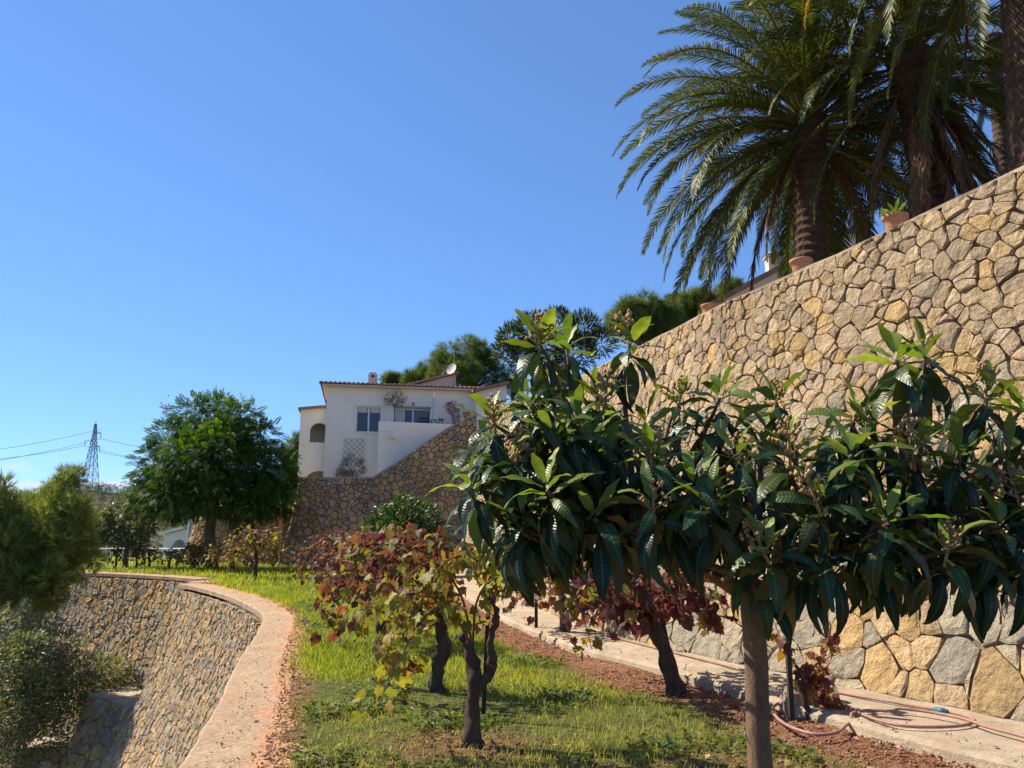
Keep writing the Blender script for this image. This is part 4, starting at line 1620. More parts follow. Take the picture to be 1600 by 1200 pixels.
mb.build('branches', M_BARK, jc, True)
NJ = 10500
pos, ld, ln, dn = clump_leaves(jcl, NJ, gj, up=.5, inner=.35, droop=.35, out=1.0, rand=.45)
tint = mixtint(NJ, [(.042, .09, .02), (.06, .115, .022), (.03, .07, .02), (.11, .165, .025)], .25, None, gj)
me = scatter_mesh('crown', JV, JF, pos, frames(ld, ln), gj.uniform(.24, .46, NJ), tint, M_JAC)
ob_world('crown', me, jc)
fl = at(258, 640, JY)
nf = 60
P = np.array([(fl.x, fl.y, fl.z)]) + gj.normal(size=(nf, 3)) * np.array([.09, .09, .25])
me = scatter_mesh('blossom', DIAMOND_V, DIAMOND_F, P, frames(unit(nf, gj), unit(nf, gj)), np.full(nf, .14), mixtint(nf, [(.20, .12, .30), (.25, .16, .33)], .2, None, gj), M_JAC)
ob_world('blossom', me, jc)

# ------------------------------------------------------------------ generic trees and shrubs
TUFT_V, TUFT_F = tuft_template(11, .9, .022, 3)
BRUSH_V, BRUSH_F = tuft_template(14, .55, .020, 4)
M_PINE = leafmat('pine_needle', src='attr', rough=.6, trans=.4, spec=.3, tboost=(1.2, 1.25, .5))
M_LEAFA = leafmat('small_leaf', src='attr', rough=.45, trans=.35, spec=.45, tboost=(1.25, 1.3, .5))
def tree(name, label, cat, base, clumps, n, size, pal, TV, TF, mat, trunk_r=.15, seed=1, up=.35, droop=0., inner=.4, hub=None, group=None, rand=.9, limbs=True, stems=1):
    g = np.random.default_rng(seed)
    t = thing(name, base, label, cat, group)
    C = np.array(clumps)
    mb = MB()
    h = Vector(hub) if hub is not None else Vector((base[0], base[1], base[2] + (C[:, 2].mean() - base[2]) * .55))
    limb(mb, Vector(base) - Vector((0, 0, .05)), h, trunk_r, trunk_r * .7, .08, 6, 8, seed, .2)
    if limbs:
        for k, c in enumerate(clumps):
            limb(mb, h - Vector((0, 0, .05)), Vector(c[:3]), trunk_r * .45, trunk_r * .12, .15, 5, 5, seed + k, .1)
    mb.build('trunk', M_BARK, t, True)
    pos, ld, ln, dn = clump_leaves(clumps, n, g, up=up, droop=droop, inner=inner, rand=rand)
    me = scatter_mesh('crown', TV, TF, pos, frames(ld, ln), g.uniform(.65, 1.25, n) * size, mixtint(n, pal, .25, None, g), mat)
    ob_world('crown', me, t)
    return t
PINE_PAL = [(.11, .155, .04), (.15, .195, .05), (.08, .12, .035), (.18, .22, .055)]
gz = np.random.default_rng(12)
def px_clumps(lst, y, k=1.0):
    """(px, py, dy, radius in px at that distance)"""
    out = []
    for px, py, dy, rp in lst:
        p = at(px, py, y + dy)
        r_ = rp * (y + dy) / FPX * k
        out.append((p.x, p.y, p.z, r_, r_, r_))
    return out
# pines standing in the gully on the left
c1 = px_clumps([(100, 765, 0, 20), (115, 750, 0, 12), (75, 775, .5, 16), (60, 800, 0, 24), (105, 805, -.5, 28), (80, 840, -.8, 36), (125, 830, .4, 24), (40, 850, 0, 26), (100, 870, -.5, 34), (135, 850, 0, 16), (60, 890, -.6, 32), (95, 910, -.9, 28), (30, 900, .3, 26), (70, 930, -.8, 22), (120, 890, .3, 18)], 26.5)
c1 += px_clumps([(75, 940, 0, 16), (60, 950, .3, 14), (140, 870, .4, 12)], 26.5)
c1 = sum([sub_clumps((c[0], c[1], c[2], c[3] * 1.1, c[4] * 1.1, c[5] * 1.2), 8, c[3] * .30, gz, 1.8, -.9) for c in c1], [])
pb = at(75, 1150, 22)
tree('pine_tree', 'bushy light green young pine in the gully before the far bay wall', 'pine tree', (at(60, 1020, 26.5).x, 26.5, at(60, 1020, 26.5).z - .8), c1, 4600, .43, [(.22, .26, .07), (.27, .31, .085), (.15, .19, .055)], BRUSH_V, BRUSH_F, M_PINE, .045, 41, droop=-.6, rand=.6, inner=.15, hub=tuple(at(75, 900, 26.5)))
c2 = px_clumps([(5, 770, 0, 16), (-20, 800, 0, 34), (10, 830, .5, 28), (-5, 870, 0, 36), (20, 800, .4, 14), (10, 910, 0, 28), (-40, 870, 0, 40), (-30, 920, 0, 30)], 25)
c2 += px_clumps([(0, 940, 0, 18)], 25)
c2 = sum([sub_clumps((c[0], c[1], c[2], c[3] * 1.1, c[4] * 1.1, c[5] * 1.2), 8, c[3] * .30, gz, 1.8, -.9) for c in c2], [])
pb = at(-10, 1150, 20)
tree('pine_tree', 'pine cut by the left edge of the view', 'pine tree', (at(-20, 1010, 25).x, 25, at(-20, 1010, 25).z - .6), c2, 2700, .46, [(.21, .25, .07), (.26, .30, .085), (.14, .18, .055)], BRUSH_V, BRUSH_F, M_PINE, .045, 42, droop=-.6, rand=.6, inner=.15, hub=tuple(at(-10, 900, 25)))
# olive on the far terrace
ob_ = gp(196, 888)
c3 = px_clumps([(160, 815, 0, 18), (185, 800, .5, 16), (205, 815, 0, 20), (225, 825, -.5, 16), (175, 835, 0, 18), (215, 845, 0, 15), (150, 840, 0, 14)], ob_.y)
tree('olive_tree', 'grey green olive tree with twisted stems by the pool fence', 'olive tree', (ob_.x, ob_.y, 0), c3, 3600, .20, [(.14, .155, .08), (.18, .195, .10), (.10, .115, .055)], DIAMOND_V, DIAMOND_F, M_LEAFA, .13, 43, inner=.2)
# citrus bush at the wall
cb_ = at(632, 905, 26)
c4 = px_clumps([(632, 800, 0, 26), (605, 815, 0, 26), (660, 812, 0, 28), (585, 830, 0, 20), (630, 835, -.4, 34), (675, 830, 0, 20), (600, 850, -.3, 28), (655, 855, -.3, 30), (690, 850, 0, 12)], 26)
tree('citrus_bush', 'rounded dark glossy green citrus bush before the house wall', 'bush', (cb_.x, 26, 0), c4, 5200, .15, [(.035, .085, .018), (.05, .11, .02), (.025, .06, .016), (.075, .14, .025)], LEAF_V, LEAF_F, M_LEAFA, .12, 44, inner=.5)
# oleander on the wall top
c5 = px_clumps([(800, 530, 0, 22), (830, 515, .4, 24), (870, 510, 0, 26), (910, 515, 0, 26), (940, 535, 0, 22), (850, 545, -.3, 30), (900, 550, -.3, 30), (790, 550, 0, 18), (820, 560, -.2, 26)], 24)
bz = at(870, 600, 24)
tree('oleander', 'dark narrow leaved oleander bush growing on top of the wall behind the loquat', 'bush', (bz.x, 24, 5.2), c5, 8000, .22, [(.03, .05, .022), (.045, .065, .03), (.06, .085, .03)], np.array([(0, 0, 0), (.09, .5, .02), (0, 1, -.05), (-.09, .5, .02)], float), DIAMOND_F, M_LEAFA, .08, 45, inner=.35, droop=-.4, rand=.5)
# pines on the slope above
def bigpine(label, lst, y, n, seed, pal=PINE_PAL, s=.7):
    cl = []
    for c in px_clumps(lst, y):
        cl += sub_clumps(c, 7, c[3] * .40, gz, .8, -.6)
    bx = sum(c[0] for c in cl) / len(cl)
    bzv = min(c[2] for c in cl) - 3.0
    return tree('pine_tree', label, 'pine tree', (bx, y, bzv), cl, n, s, pal, TUFT_V, TUFT_F, M_PINE, .2, seed, inner=.45, group='pines above the house')
bigpine('large round pine rising behind the house roof beside the satellite dish', [(720, 555, 0, 30), (695, 565, 0, 22), (745, 560, 0, 26), (770, 580, 0, 24), (715, 580, -1, 28), (745, 590, -1, 26), (690, 590, 0, 16), (790, 600, 0, 22)], 58, 3000, 51)
bigpine('small pine top showing over the roof between chimney and gable', [(648, 590, 0, 12), (662, 584, 0, 10), (668, 592, 0, 10), (640, 597, 0, 8)], 60, 900, 52)
bigpine('low pine top just right of the chimney', [(615, 594, 0, 8), (606, 597, 0, 7), (625, 597, 0, 8)], 62, 600, 53)
bigpine('light green pine crown above the wall right of the oleander', [(985, 490, 0, 22), (1010, 485, 0, 20), (1035, 492, 0, 20), (965, 505, 0, 18), (1000, 510, 0, 24), (1030, 515, 0, 20)], 44, 2400, 54)
bigpine('pine crown beside the clay pot and the white gable', [(1075, 480, 0, 20), (1100, 470, 0, 14), (1090, 492, 0, 20), (1055, 500, 0, 18), (1118, 470, 0, 8)], 46, 1800, 55)
bigpine('darker pine farther up the hill between two lighter crowns', [(1050, 478, 0, 14), (1035, 482, 0, 12), (1065, 475, 0, 9)], 80, 900, 56, [(.035, .05, .025), (.045, .06, .03)])
bigpine('small pine top peeping over the gable eave', [(1140, 455, 0, 8), (1150, 448, 0, 7), (1132, 462, 0, 7)], 50, 500, 57)
bigpine('dark cypress like pine left of the house corner', [(462, 690, 0, 10), (458, 710, 0, 12), (466, 725, 0, 12), (455, 740, 0, 12)], 50, 700, 58)
# ------------------------------------------------------------------ house wall (stone) and walls beside it
HA = R(11)
ex, ey = math.cos(HA), math.sin(HA)
J = Vector((-2.75, 36.4, 0))
def hwx(k):
    return (J.x - ex * k, J.y - ey * k)
HB = [hwx(7.75), hwx(6), hwx(4), hwx(2), hwx(0), hwx(-1.2)]
def h_prof(t):
    k = min(max(t / 5.0, 0), 1.5)
    return -.85 * (1 - (1 - min(k, 1)) ** 1.6)
hwall = Wall(np.array(spline(HB[::-1], 6)), h_prof, 0, 1)
# top line of that wall seen at these pixels
def s_of(px):
    u = (px - 800) / FPX
    best = min(((abs((hwall.point(hwall.L * k / 100, 4.5).x) - u * hwall.point(hwall.L * k / 100, 4.5).y / pdir(px, 700).y), hwall.L * k / 100) for k in range(101)))
    return best[1]
def z_of(px, py, s):
    d = pdir(px, py)
    return EYE + d.z * hwall.point(s, 4.5).y / d.y
_hs = sorted([(s_of(px), z_of(px, py, s_of(px))) for px, py in ((452, 746), (500, 746), (560, 746), (585, 745), (620, 722), (660, 693), (700, 668), (725, 655), (735, 648))])
def htop(s):
    return float(np.interp(s, [a for a, b in _hs], [b for a, b in _hs]))
whs = thing('retaining_wall', (J.x - 4, J.y - .8, 0), 'shaded brown stone wall below the white house, its top stepping up towards the terrace', 'wall')
whs['kind'] = 'thing'
sh = random.Random(9)
def h_col(s, t, r):
    c = pick(r, SANDY if r.random() < .6 else GREYS, .15)
    k = .85 if noise.noise(Vector((s * .55, t * .4, 21))) > .12 else 1.1
    return (c[0] * k, c[1] * k * .95, c[2] * k * .9)
lay_stones(whs, hwall, cells(0, hwall.L, const(0), lambda s: htop(s) - .03, .21, .165, lambda s, t: .22, sh), sh, h_col, gap=.01, relief=.06)
wall_core(whs, hwall, 0, hwall.L, const(-.3), lambda s: htop(s) - .03, 40, 10, M_MORTAR)
mb = MB()
V, F = [], []
for i in range(61):
    s = hwall.L * i / 60
    f = hwall.point(s, htop(s), .06)
    c_, n_ = hwall.plan(s)
    V += [f - Vector((0, 0, .09)), f, (f.x - n_[0] * .5, f.y - n_[1] * .5, f.z), (f.x - n_[0] * .5, f.y - n_[1] * .5, f.z - 2)]
for i in range(60):
    for j in range(3):
        a = i * 4 + j
        F.append((a, a + 4, a + 5, a + 1))
mb.add(V, F)
mb.build('coping', M_COPING, whs)
# its left end turning back
lend = hwx(7.75)
sidew = Wall(np.array(spline([lend, (lend[0] - .25, lend[1] + 1.2), (lend[0] - .2, lend[1] + 4), (lend[0], lend[1] + 8)][::-1], 4))[::-1], h_prof, 0, 1)
lay_stones(whs, sidew, cells(0, sidew.L, const(0), const(3.85), .27, .21, lambda s, t: .25, sh), sh, l_col, gap=.01, relief=.06, most=0)
wall_core(whs, sidew, 0, sidew.L, const(-.3), const(3.85), 12, 6, M_MORTAR)

# lower sunlit wall behind the jacaranda trunk
LW = [(-16.9, 42.5), (-16.5, 39.3), (-15.4, 38.3), (-12.5, 38.2), (-9.8, 38.6)]
lww = Wall(np.array(spline(LW, 6))[::-1], lambda t: -.30 * t + .02 * t * t, 0, 1)
wlw = thing('retaining_wall', (-14, 38.5, 0), 'low orange stone wall end flaring out behind the jacaranda trunk', 'wall')
wlw['kind'] = 'thing'
def o_col(s, t, r):
    c = pick(r, SANDY, .12)
    return (c[0] * 1.05, c[1] * .92, c[2] * .78)
lay_stones(wlw, lww, cells(0, lww.L, const(0), const(2.75), .27, .21, lambda s, t: .2, sh), sh, o_col, gap=.01, relief=.05, most=150)
wall_core(wlw, lww, 0, lww.L, const(-.3), const(2.75), 24, 6, M_MORTAR)
mb = MB()
tp = [lww.point(lww.L * i / 30, 2.78, .03) for i in range(31)]
V = [p for p in tp] + [Vector((p.x * .86 - 1.2, p.y + 1.2, 2.9)) for p in tp]
mb.add(V, [(i, i + 1, 32 + i, 31 + i) for i in range(30)])
mb.build('coping', M_COPING, wlw)

# ------------------------------------------------------------------ buttress steps on the curved terrace wall
zl = -3.55
A_, C_, B_ = gp(140, 1086, zl), gp(232, 1108, zl), gp(206, 1081, zl)
def butt_prof(t):
    d = max(-t, 0)
    return .30 * d + .03 * d * d
bw = Wall(np.array(spline([(C_.x + .5, C_.y - .15), (C_.x, C_.y), ((A_.x + C_.x) / 2, (A_.y + C_.y) / 2 + .12), (A_.x, A_.y)], 5)), butt_prof, zl, 1)
wbt = thing('buttress', (A_.x, A_.y, -LD - 1), 'stepped stone buttress with a flat sunlit ledge jutting from the curved wall', 'buttress')
# the side that faces the camera is the outward one
if bw.N[3][1] > 0:
    bw.N = -bw.N
lay_stones(wbt, bw, cells(0, bw.L, const(-4.2), const(-.05), .30, .25, lambda s, t: .15, sl), sl, l_col, gap=.005, relief=.05)
wall_core(wbt, bw, 0, bw.L, const(-4.2), const(-.03), 14, 8, M_MORTAR, flip=True)
bs = Wall(np.array(spline([(A_.x, A_.y), (A_.x + .15, A_.y + .9), (B_.x - .3, B_.y + 1.2)], 5)), butt_prof, zl, 1)
if bs.N[3][0] > 0:
    bs.N = -bs.N
lay_stones(wbt, bs, cells(0, bs.L, const(-4.2), const(-.05), .30, .25, lambda s, t: .15, sl), sl, l_col, gap=.005, relief=.05, most=0)
wall_core(wbt, bs, 0, bs.L, const(-4.2), const(-.03), 10, 8, M_MORTAR)
mb = MB()
top = [bw.point(bw.L * i / 12, 0, .05) for i in range(13)] + [bs.point(bs.L * i / 8, 0, .05) for i in range(1, 9)]
cen = Vector((B_.x + .6, B_.y + .6, zl))
V = top + [cen]
mb.add(V, [(i, i + 1, len(top)) for i in range(len(top) - 1)])
mb.add([p - Vector((0, 0, .12)) for p in top] + top, [(i, i + 1, len(top) + i + 1, len(top) + i) for i in range(len(top) - 1)])
mb.build('ledge', M_COPING, wbt)
z2 = -5.0
A2, C2 = gp(25, 1168, z2), gp(130, 1162, z2)
bw2 = Wall(np.array(spline([(C2.x + .6, C2.y), (C2.x, C2.y), ((A2.x + C2.x) / 2, (A2.y + C2.y) / 2), (A2.x, A2.y)], 5)), butt_prof, z2, 1)
if bw2.N[3][1] > 0:
    bw2.N = -bw2.N
lay_stones(wbt, bw2, cells(0, bw2.L, const(-3), const(-.05), .30, .25, lambda s, t: .15, sl), sl, l_col, gap=.005, relief=.05, most=0)
wall_core(wbt, bw2, 0, bw2.L, const(-3), const(-.03), 12, 6, M_MORTAR, flip=True)
mb = MB()
top = [bw2.point(bw2.L * i / 12, 0, .05) for i in range(13)]
mb.add(top + [p + Vector((0, 1.2, 0)) for p in top], [(i, i + 1, 14 + i, 13 + i) for i in range(12)])
mb.build('ledge', M_COPING, wbt)

# ------------------------------------------------------------------ the white house
HO = at(505, 745, 38.4)
HO.z = 0
house = thing('white_house', (HO.x, HO.y, 0), 'white two storey villa with tiled eaves above the stone wall', 'house', None, HA)
hex_, hn = Vector((ex, ey, 0)), Vector((ey, -ex, 0))
def hl(px, py, off=0.0):
    """pixel -> (x, z) on the facade plane moved `off` towards the camera, in the house's own frame"""
    o = HO + hn * off
    d = pdir(px, py)
    c = Vector((0, 0, EYE))
    k = (o - c).dot(hn) / d.dot(hn)
    p = c + d * k
    return (p - HO).dot(hex_), p.z
def hw(x, y, z):
    return HO + hex_ * x - hn * y + Vector((0, 0, z))
def panel(x0, x1, z0, z1, holes, depth=.22, y=0.0):
    """flat wall facing -Y with rectangular openings and their reveals"""
    xs = sorted(set([x0, x1] + [h[0] for h in holes] + [h[1] for h in holes]))
    zs = sorted(set([z0, z1] + [h[2] for h in holes] + [h[3] for h in holes]))
    mb = MB()
    for i in range(len(xs) - 1):
        for j in range(len(zs) - 1):
            cx, cz = (xs[i] + xs[i + 1]) / 2, (zs[j] + zs[j + 1]) / 2
            if any(h[0] < cx < h[1] and h[2] < cz < h[3] for h in holes):
                continue
            mb.add([(xs[i], y, zs[j]), (xs[i + 1], y, zs[j]), (xs[i + 1], y, zs[j + 1]), (xs[i], y, zs[j + 1])], [(0, 1, 2, 3)])
    for a, b, c, d in holes:
        mb.add([(a, y, c), (b, y, c), (b, y, d), (a, y, d), (a, y + depth, c), (b, y + depth, c), (b, y + depth, d), (a, y + depth, d)], [(0, 4, 5, 1), (1, 5, 6, 2), (2, 6, 7, 3), (3, 7, 4, 0)])
    return mb
ze = hl(505, 604)[1]
xr = hl(748, 612)[0]
wx0, wz1 = hl(557, 634); wx1, wz0 = hl(595, 676)
dx0, dz1 = hl(617, 638); dx1, dz0 = hl(673, 664)
holes = [(wx0, wx1, wz0, wz1), (dx0, dx1, dz0 - .5, dz1)]
mb = panel(0, xr + .6, 2.6, ze, holes)
mb.add([(0, 0, 2.6), (0, 8, 2.6), (0, 8, ze), (0, 0, ze)], [(0, 3, 2, 1)])
mb.build('facade', M_WHITE, house, local=True)
M_GLASS = None
def glass(name, col):
    m, n, l, out = nm(name)
    p = n.new('ShaderNodeBsdfPrincipled')
    p.inputs['Base Color'].default_value = (*col, 1)
    p.inputs['Roughness'].default_value = .06
    p.inputs['Specular IOR Level'].default_value = .6
    l.new(p.outputs[0], out.inputs[0])
    return m
M_GLASS = glass('window_glass', (.035, .04, .05))
M_GLASS2 = glass('door_glass', (.09, .10, .12))
M_FRAME = surf('white_frame', (.78, .77, .74), rough=.5, nscale=3, namt=.05, bump=0)
M_INNER = surf('curtain_cloth', (.62, .60, .56), rough=.9, nscale=4, namt=.1, bump=0)
def window(x0, x1, z0, z1, nmul, glassm, name='window', sill=True, curtain=0.0):
    mb = MB()
    w = .06
    yy = .12
    for (a, b, c, d) in ((x0, x1, z0, z0 + w), (x0, x1, z1 - w, z1), (x0, x0 + w, z0 + w, z1 - w), (x1 - w, x1, z0 + w, z1 - w)):
        mb.box(((a + b) / 2, yy, (c + d) / 2), (b - a, .07, d - c))
    for k in range(1, nmul):
        x = x0 + (x1 - x0) * k / nmul
        mb.box((x, yy - .003, (z0 + z1) / 2), (.08, .07, z1 - z0 - 2 * w - .004))
    wi = mb.build(name, M_FRAME, house, local=True)
    for k in range(nmul):
        a, b = x0 + (x1 - x0) * k / nmul, x0 + (x1 - x0) * (k + 1) / nmul
        m2 = MB()
        m2.box(((a + b) / 2, yy + .03, (z0 + z1) / 2), (b - a, .01, z1 - z0))
        m2.build('pane', glassm, wi, local=True)
        if curtain:
            m3 = MB()
            m3.box(((a + b) / 2, yy + .02, z1 - curtain / 2 - w), (b - a - .16, .006, curtain))
            m3.build('blind', M_INNER, wi, local=True)
    if sill:
        m4 = MB()
        m4.box(((x0 + x1) / 2, -.03, z0 - .035), (x1 - x0 + .18, .12, .06))
        m4.build('sill', M_WHITE, wi, local=True)
    return wi
window(wx0, wx1, wz0, wz1, 2, M_GLASS, curtain=.26)
# raised surround of the window
mb = MB()
for (a, b, c, d) in ((wx0 - .1, wx1 + .1, wz1 + .003, wz1 + .1), (wx0 - .1, wx0 - .003, wz0, wz1), (wx1 + .003, wx1 + .1, wz0, wz1)):
    mb.box(((a + b) / 2, -.015, (c + d) / 2), (b - a, .05, d - c))
mb.build('window_surround', M_WHITE, house, local=True)
sd = window(dx0, dx1, dz0 - .5, dz1, 2, M_GLASS2, 'sliding_door', False)
mb = MB()
mb.box(((dx0 * .62 + dx1 * .38), .14, (dz0 + dz1) / 2), ((dx1 - dx0) * .22, .012, dz1 - dz0))
mb.build('dark_opening', M_GLASS, sd, local=True)
mb = MB()
for k in range(5):
    mb.box((dx0 + .08 + .10 * k, .13 - .01 * (k % 2), (dz0 + dz1) / 2 - .0), (.09, .015, dz1 - dz0 - .05))
mb.build('curtain', M_INNER, sd, local=True)
mb = MB()
mb.box(((dx0 + dx1) / 2, -.06, dz1 + .06), (dx1 - dx0 + .1, .16, .09))
mb.build('shutter_box', surf('grey_metal', (.30, .30, .30), rough=.5, nscale=5, namt=.1, bump=0), sd, local=True)

# eave, tiles, roof
M_TILE = surf('roof_tile', (.33, .195, .13), rough=.9, nscale=5, namt=.4, bump=.4, attr=True)
mb = MB()
mb.box((xr / 2 + .2, 1.9, ze + .05), (xr + .9, 4.5, .10))
rf = mb.build('roof', surf('peach_render', (.62, .50, .40), rough=.9, nscale=3, namt=.1, bump=.1), house, local=True)
mb = MB()
nt = int((xr + .8) / .23)
rt = random.Random(1)
for k in range(nt):
    x = -.3 + .23 * k
    c = rt.uniform(.7, 1.25)
    seg = 8
    V, F = [], []
    for yi, yv in enumerate((-.42, -.40, 4.0)):
        for a in range(seg + 1):
            th = math.pi * a / seg
            rr_ = .115 if yi else .09
            V.append((x + math.cos(th) * rr_, yv + rt.uniform(-.01, .01), ze + .12 + (yv + .42) * .13 + math.sin(th) * rr_ * .9))
    for yi in range(2):
        for a in range(seg):
            i0 = yi * (seg + 1) + a
            F.append((i0, i0 + 1, i0 + seg + 2, i0 + seg + 1))
    F.append(tuple(range(seg, -1, -1)))
    mb.add(V, F, (c, c * rt.uniform(.9, 1.05), c * rt.uniform(.85, 1.05)))
mb.build('roof_tiles', M_TILE, rf, local=True)['kind'] = 'stuff'
mb = MB()
V = [(-.35, -.4, ze + .1), (xr + .6, -.4, ze + .1), (xr + .6, 4.1, ze + .66), (-.35, 4.1, ze + .66), (-.35, 8.5, ze + .1), (xr + .6, 8.5, ze + .1)]
mb.add(V, [(0, 1, 2, 3), (3, 2, 5, 4), (0, 3, 4)])
mb.build('roof_deck', M_TILE, rf, local=True)
# chimney
cx0, cz0 = hl(575, 600, -3); cx1, cz1 = hl(590, 583, -3)
M_PEACH = MATS['peach_render']
mb = MB()
w_ = cx1 - cx0
pts = [(cx0, cz0 - 1), (cx1, cz0 - 1), (cx1, cz1 - .12), (cx1 - w_ * .22, cz1), (cx0 + w_ * .22, cz1), (cx0, cz1 - .12)]
V = [(x, 2.8, z) for x, z in pts] + [(x, 3.35, z) for x, z in pts]
mb.add(V, [(0, 1, 2, 3, 4, 5), (11, 10, 9, 8, 7, 6)] + [(i, i + 6, (i + 1) % 6 + 6, (i + 1) % 6) for i in range(6)])
ch = mb.build('chimney', M_PEACH, rf, local=True)
mb = MB()
mb.tube([((cx0 + cx1) / 2, 2.77, cz1 - .22), ((cx0 + cx1) / 2, 2.82, cz1 - .22)], [.075, .075], 10)
mb.build('flue_hole', surf('flue_dark', (.02, .018, .016), bump=0), ch, local=True)  # near-black disc on the chimney face, shade of the flue put into colour
# rear gable with a dish
a0 = hl(628, 607, -4.3); a1 = hl(712, 585, -4.3); a2 = hl(712, 612, -4.3)
mb = MB()
V = [(a0[0], 4.3, a0[1] - .4), (a2[0], 4.3, a2[1] - .8), (a1[0], 4.3, a1[1]), (a0[0], 4.3, a0[1])]
V += [(x, 8.3, z) for x, y, z in V]
mb.add(V, [(0, 1, 2, 3), (1, 5, 6, 2), (7, 6, 5, 4)])
gb = mb.build('rear_gable', M_PEACH, house, local=True)
mb = MB()
for k in range(16):
    u = k / 15
    x = a0[0] - .2 + (a1[0] - a0[0] + .25) * u
    z = a0[1] + (a1[1] - a0[1]) * u + .07
    mb.box((x, 4.2 + 2, z), ((a1[0] - a0[0]) / 15 + .03, 4.3, .10), 0)
mb.build('gable_tiles', M_TILE, gb, local=True)
dp = hl(706, 577, -4.0)
dish = thing('satellite_dish', tuple(hw(dp[0], 4.0, a1[1])), 'round beige satellite dish on a pole above the rear gable', 'satellite dish')
mb = MB()
c = hw(dp[0], 4.0, dp[1])
V, F = [], []
axd = Vector((-.45, -.8, .35)).normalized()
sx = axd.cross(Vector((0, 0, 1))).normalized(); sz = sx.cross(axd)
for ri, rr_ in enumerate((0.001, .12, .24, .33)):
    for k in range(14):
        an = 2 * math.pi * k / 14
        V.append(c + (sx * math.cos(an) + sz * math.sin(an) * 1.1) * rr_ + axd * (rr_ ** 2 * .6))
for ri in range(3):
    for k in range(14):
        F.append((ri * 14 + k, ri * 14 + (k + 1) % 14, (ri + 1) * 14 + (k + 1) % 14, (ri + 1) * 14 + k))
mb.add(V, F)
mb.build('reflector', surf('dish_paint', (.55, .48, .42), rough=.6, nscale=5, namt=.15, bump=0), dish, True)
mb = MB()
mb.bar(hw(dp[0] + .12, 4.05, a1[1] - 1.0), hw(dp[0] + .12, 4.05, dp[1] + .1), .025)
mb.bar(c - axd * .02, hw(dp[0] + .12, 4.05, dp[1]), .02)
mb.bar(c + axd * .02 - sz * .25, c + axd * .45, .012)
mb.build('mast', MATS['grey_metal'], dish)
mb = MB()
mb.bar(hw(dp[0] + .15, 4.2, dp[1] - .2), hw(dp[0] + .15, 4.2, dp[1] + 1.0), .012)
mb.build('aerial', MATS['grey_metal'], dish)
# right wing, partly behind the loquat
g0 = hl(744, 610, .6); g1 = hl(775, 606, .6)
mb = MB()
V = [(g0[0], -.6, 4.6), (g0[0] + 1.6, -.6, 4.6), (g0[0] + 1.6, -.6, g0[1] + .45), (g0[0], -.6, g0[1])]
V += [(x, 5, z) for x, y, z in V]
mb.add(V, [(0, 1, 2, 3), (0, 3, 7, 4), (3, 2, 6, 7)])
mb.build('side_wing', M_WHITE, house, local=True)
mb = MB()
mb.add([(g0[0] - .22, -.9, g0[1] - .14), (g0[0] + 1.7, -.9, g0[1] + .36), (g0[0] + 1.7, -.9, g0[1] + .52), (g0[0] - .22, -.9, g0[1] + .02), (g0[0] - .22, 5, g0[1] - .14), (g0[0] + 1.7, 5, g0[1] + .36), (g0[0] + 1.7, 5, g0[1] + .52), (g0[0] - .22, 5, g0[1] + .02)], [(0, 1, 2, 3), (0, 3, 7, 4), (0, 4, 5, 1), (3, 2, 6, 7)])
mb.build('wing_eave', M_TILE, house, local=True)
# left wing with arches
lx0, lz1 = hl(470, 640, -1.4); lx1 = hl(512, 640, -1.4)[0]
ax0, az0 = hl(484, 691, -1.4); ax1, az1 = hl(507, 661, -1.4)
bx0, bz0 = hl(478, 748, -1.4); bx1, bz1 = hl(502, 736, -1.4)
mb = MB()
yw = 1.4
NXC = 44
for i in range(NXC):
    xa = lx0 + (lx1 + .3 - lx0) * i / NXC
    xb = lx0 + (lx1 + .3 - lx0) * (i + 1) / NXC
    xc = (xa + xb) / 2
    zt = lz1 + .18 * (xc - lx0) / (lx1 - lx0)
    segs = [(2.4, zt)]
    def arch(x, x0, x1, z0, z1, rise):
        u = (x - (x0 + x1) / 2) / ((x1 - x0) / 2)
        return z1 - rise + rise * math.sqrt(max(1 - u * u, 0))
    ho = []
    if bx0 < xc < bx1 + .6:
        ho.append((2.4, arch(xc, bx0, bx1 + .6, bz0, bz1, .45)))
    if ax0 < xc < ax1 + .2:
        ho.append((az0, arch(xc, ax0, ax1 + .2, az0, az1, .42)))
    zc = 2.4
    for h0, h1 in sorted(ho):
        if h0 > zc:
            mb.add([(xa, yw, zc), (xb, yw, zc), (xb, yw, h0), (xa, yw, h0)], [(0, 1, 2, 3)])
            mb.add([(xa, yw, h0), (xb, yw, h0), (xb, yw + .3, h0), (xa, yw + .3, h0)], [(0, 1, 2, 3)])
        mb.add([(xa, yw, h1), (xb, yw, h1), (xb, yw + .3, h1), (xa, yw + .3, h1)], [(0, 3, 2, 1)])
        zc = h1
    mb.add([(xa, yw, zc), (xb, yw, zc), (xb, yw, zt), (xa, yw, zt)], [(0, 1, 2, 3)])
mb.add([(lx0, yw, 2.4), (lx0, yw + 4, 2.4), (lx0, yw + 4, lz1), (lx0, yw, lz1)], [(0, 3, 2, 1)])
mb.add([(lx0 + .02, yw + 1.6, 2.4), (lx1 + .3, yw + 1.6, 2.4), (lx1 + .3, yw + 1.6, lz1), (lx0 + .02, yw + 1.6, lz1)], [(0, 1, 2, 3)])
mb.build('arched_wing', M_WHITE, house, local=True)
mb = MB()
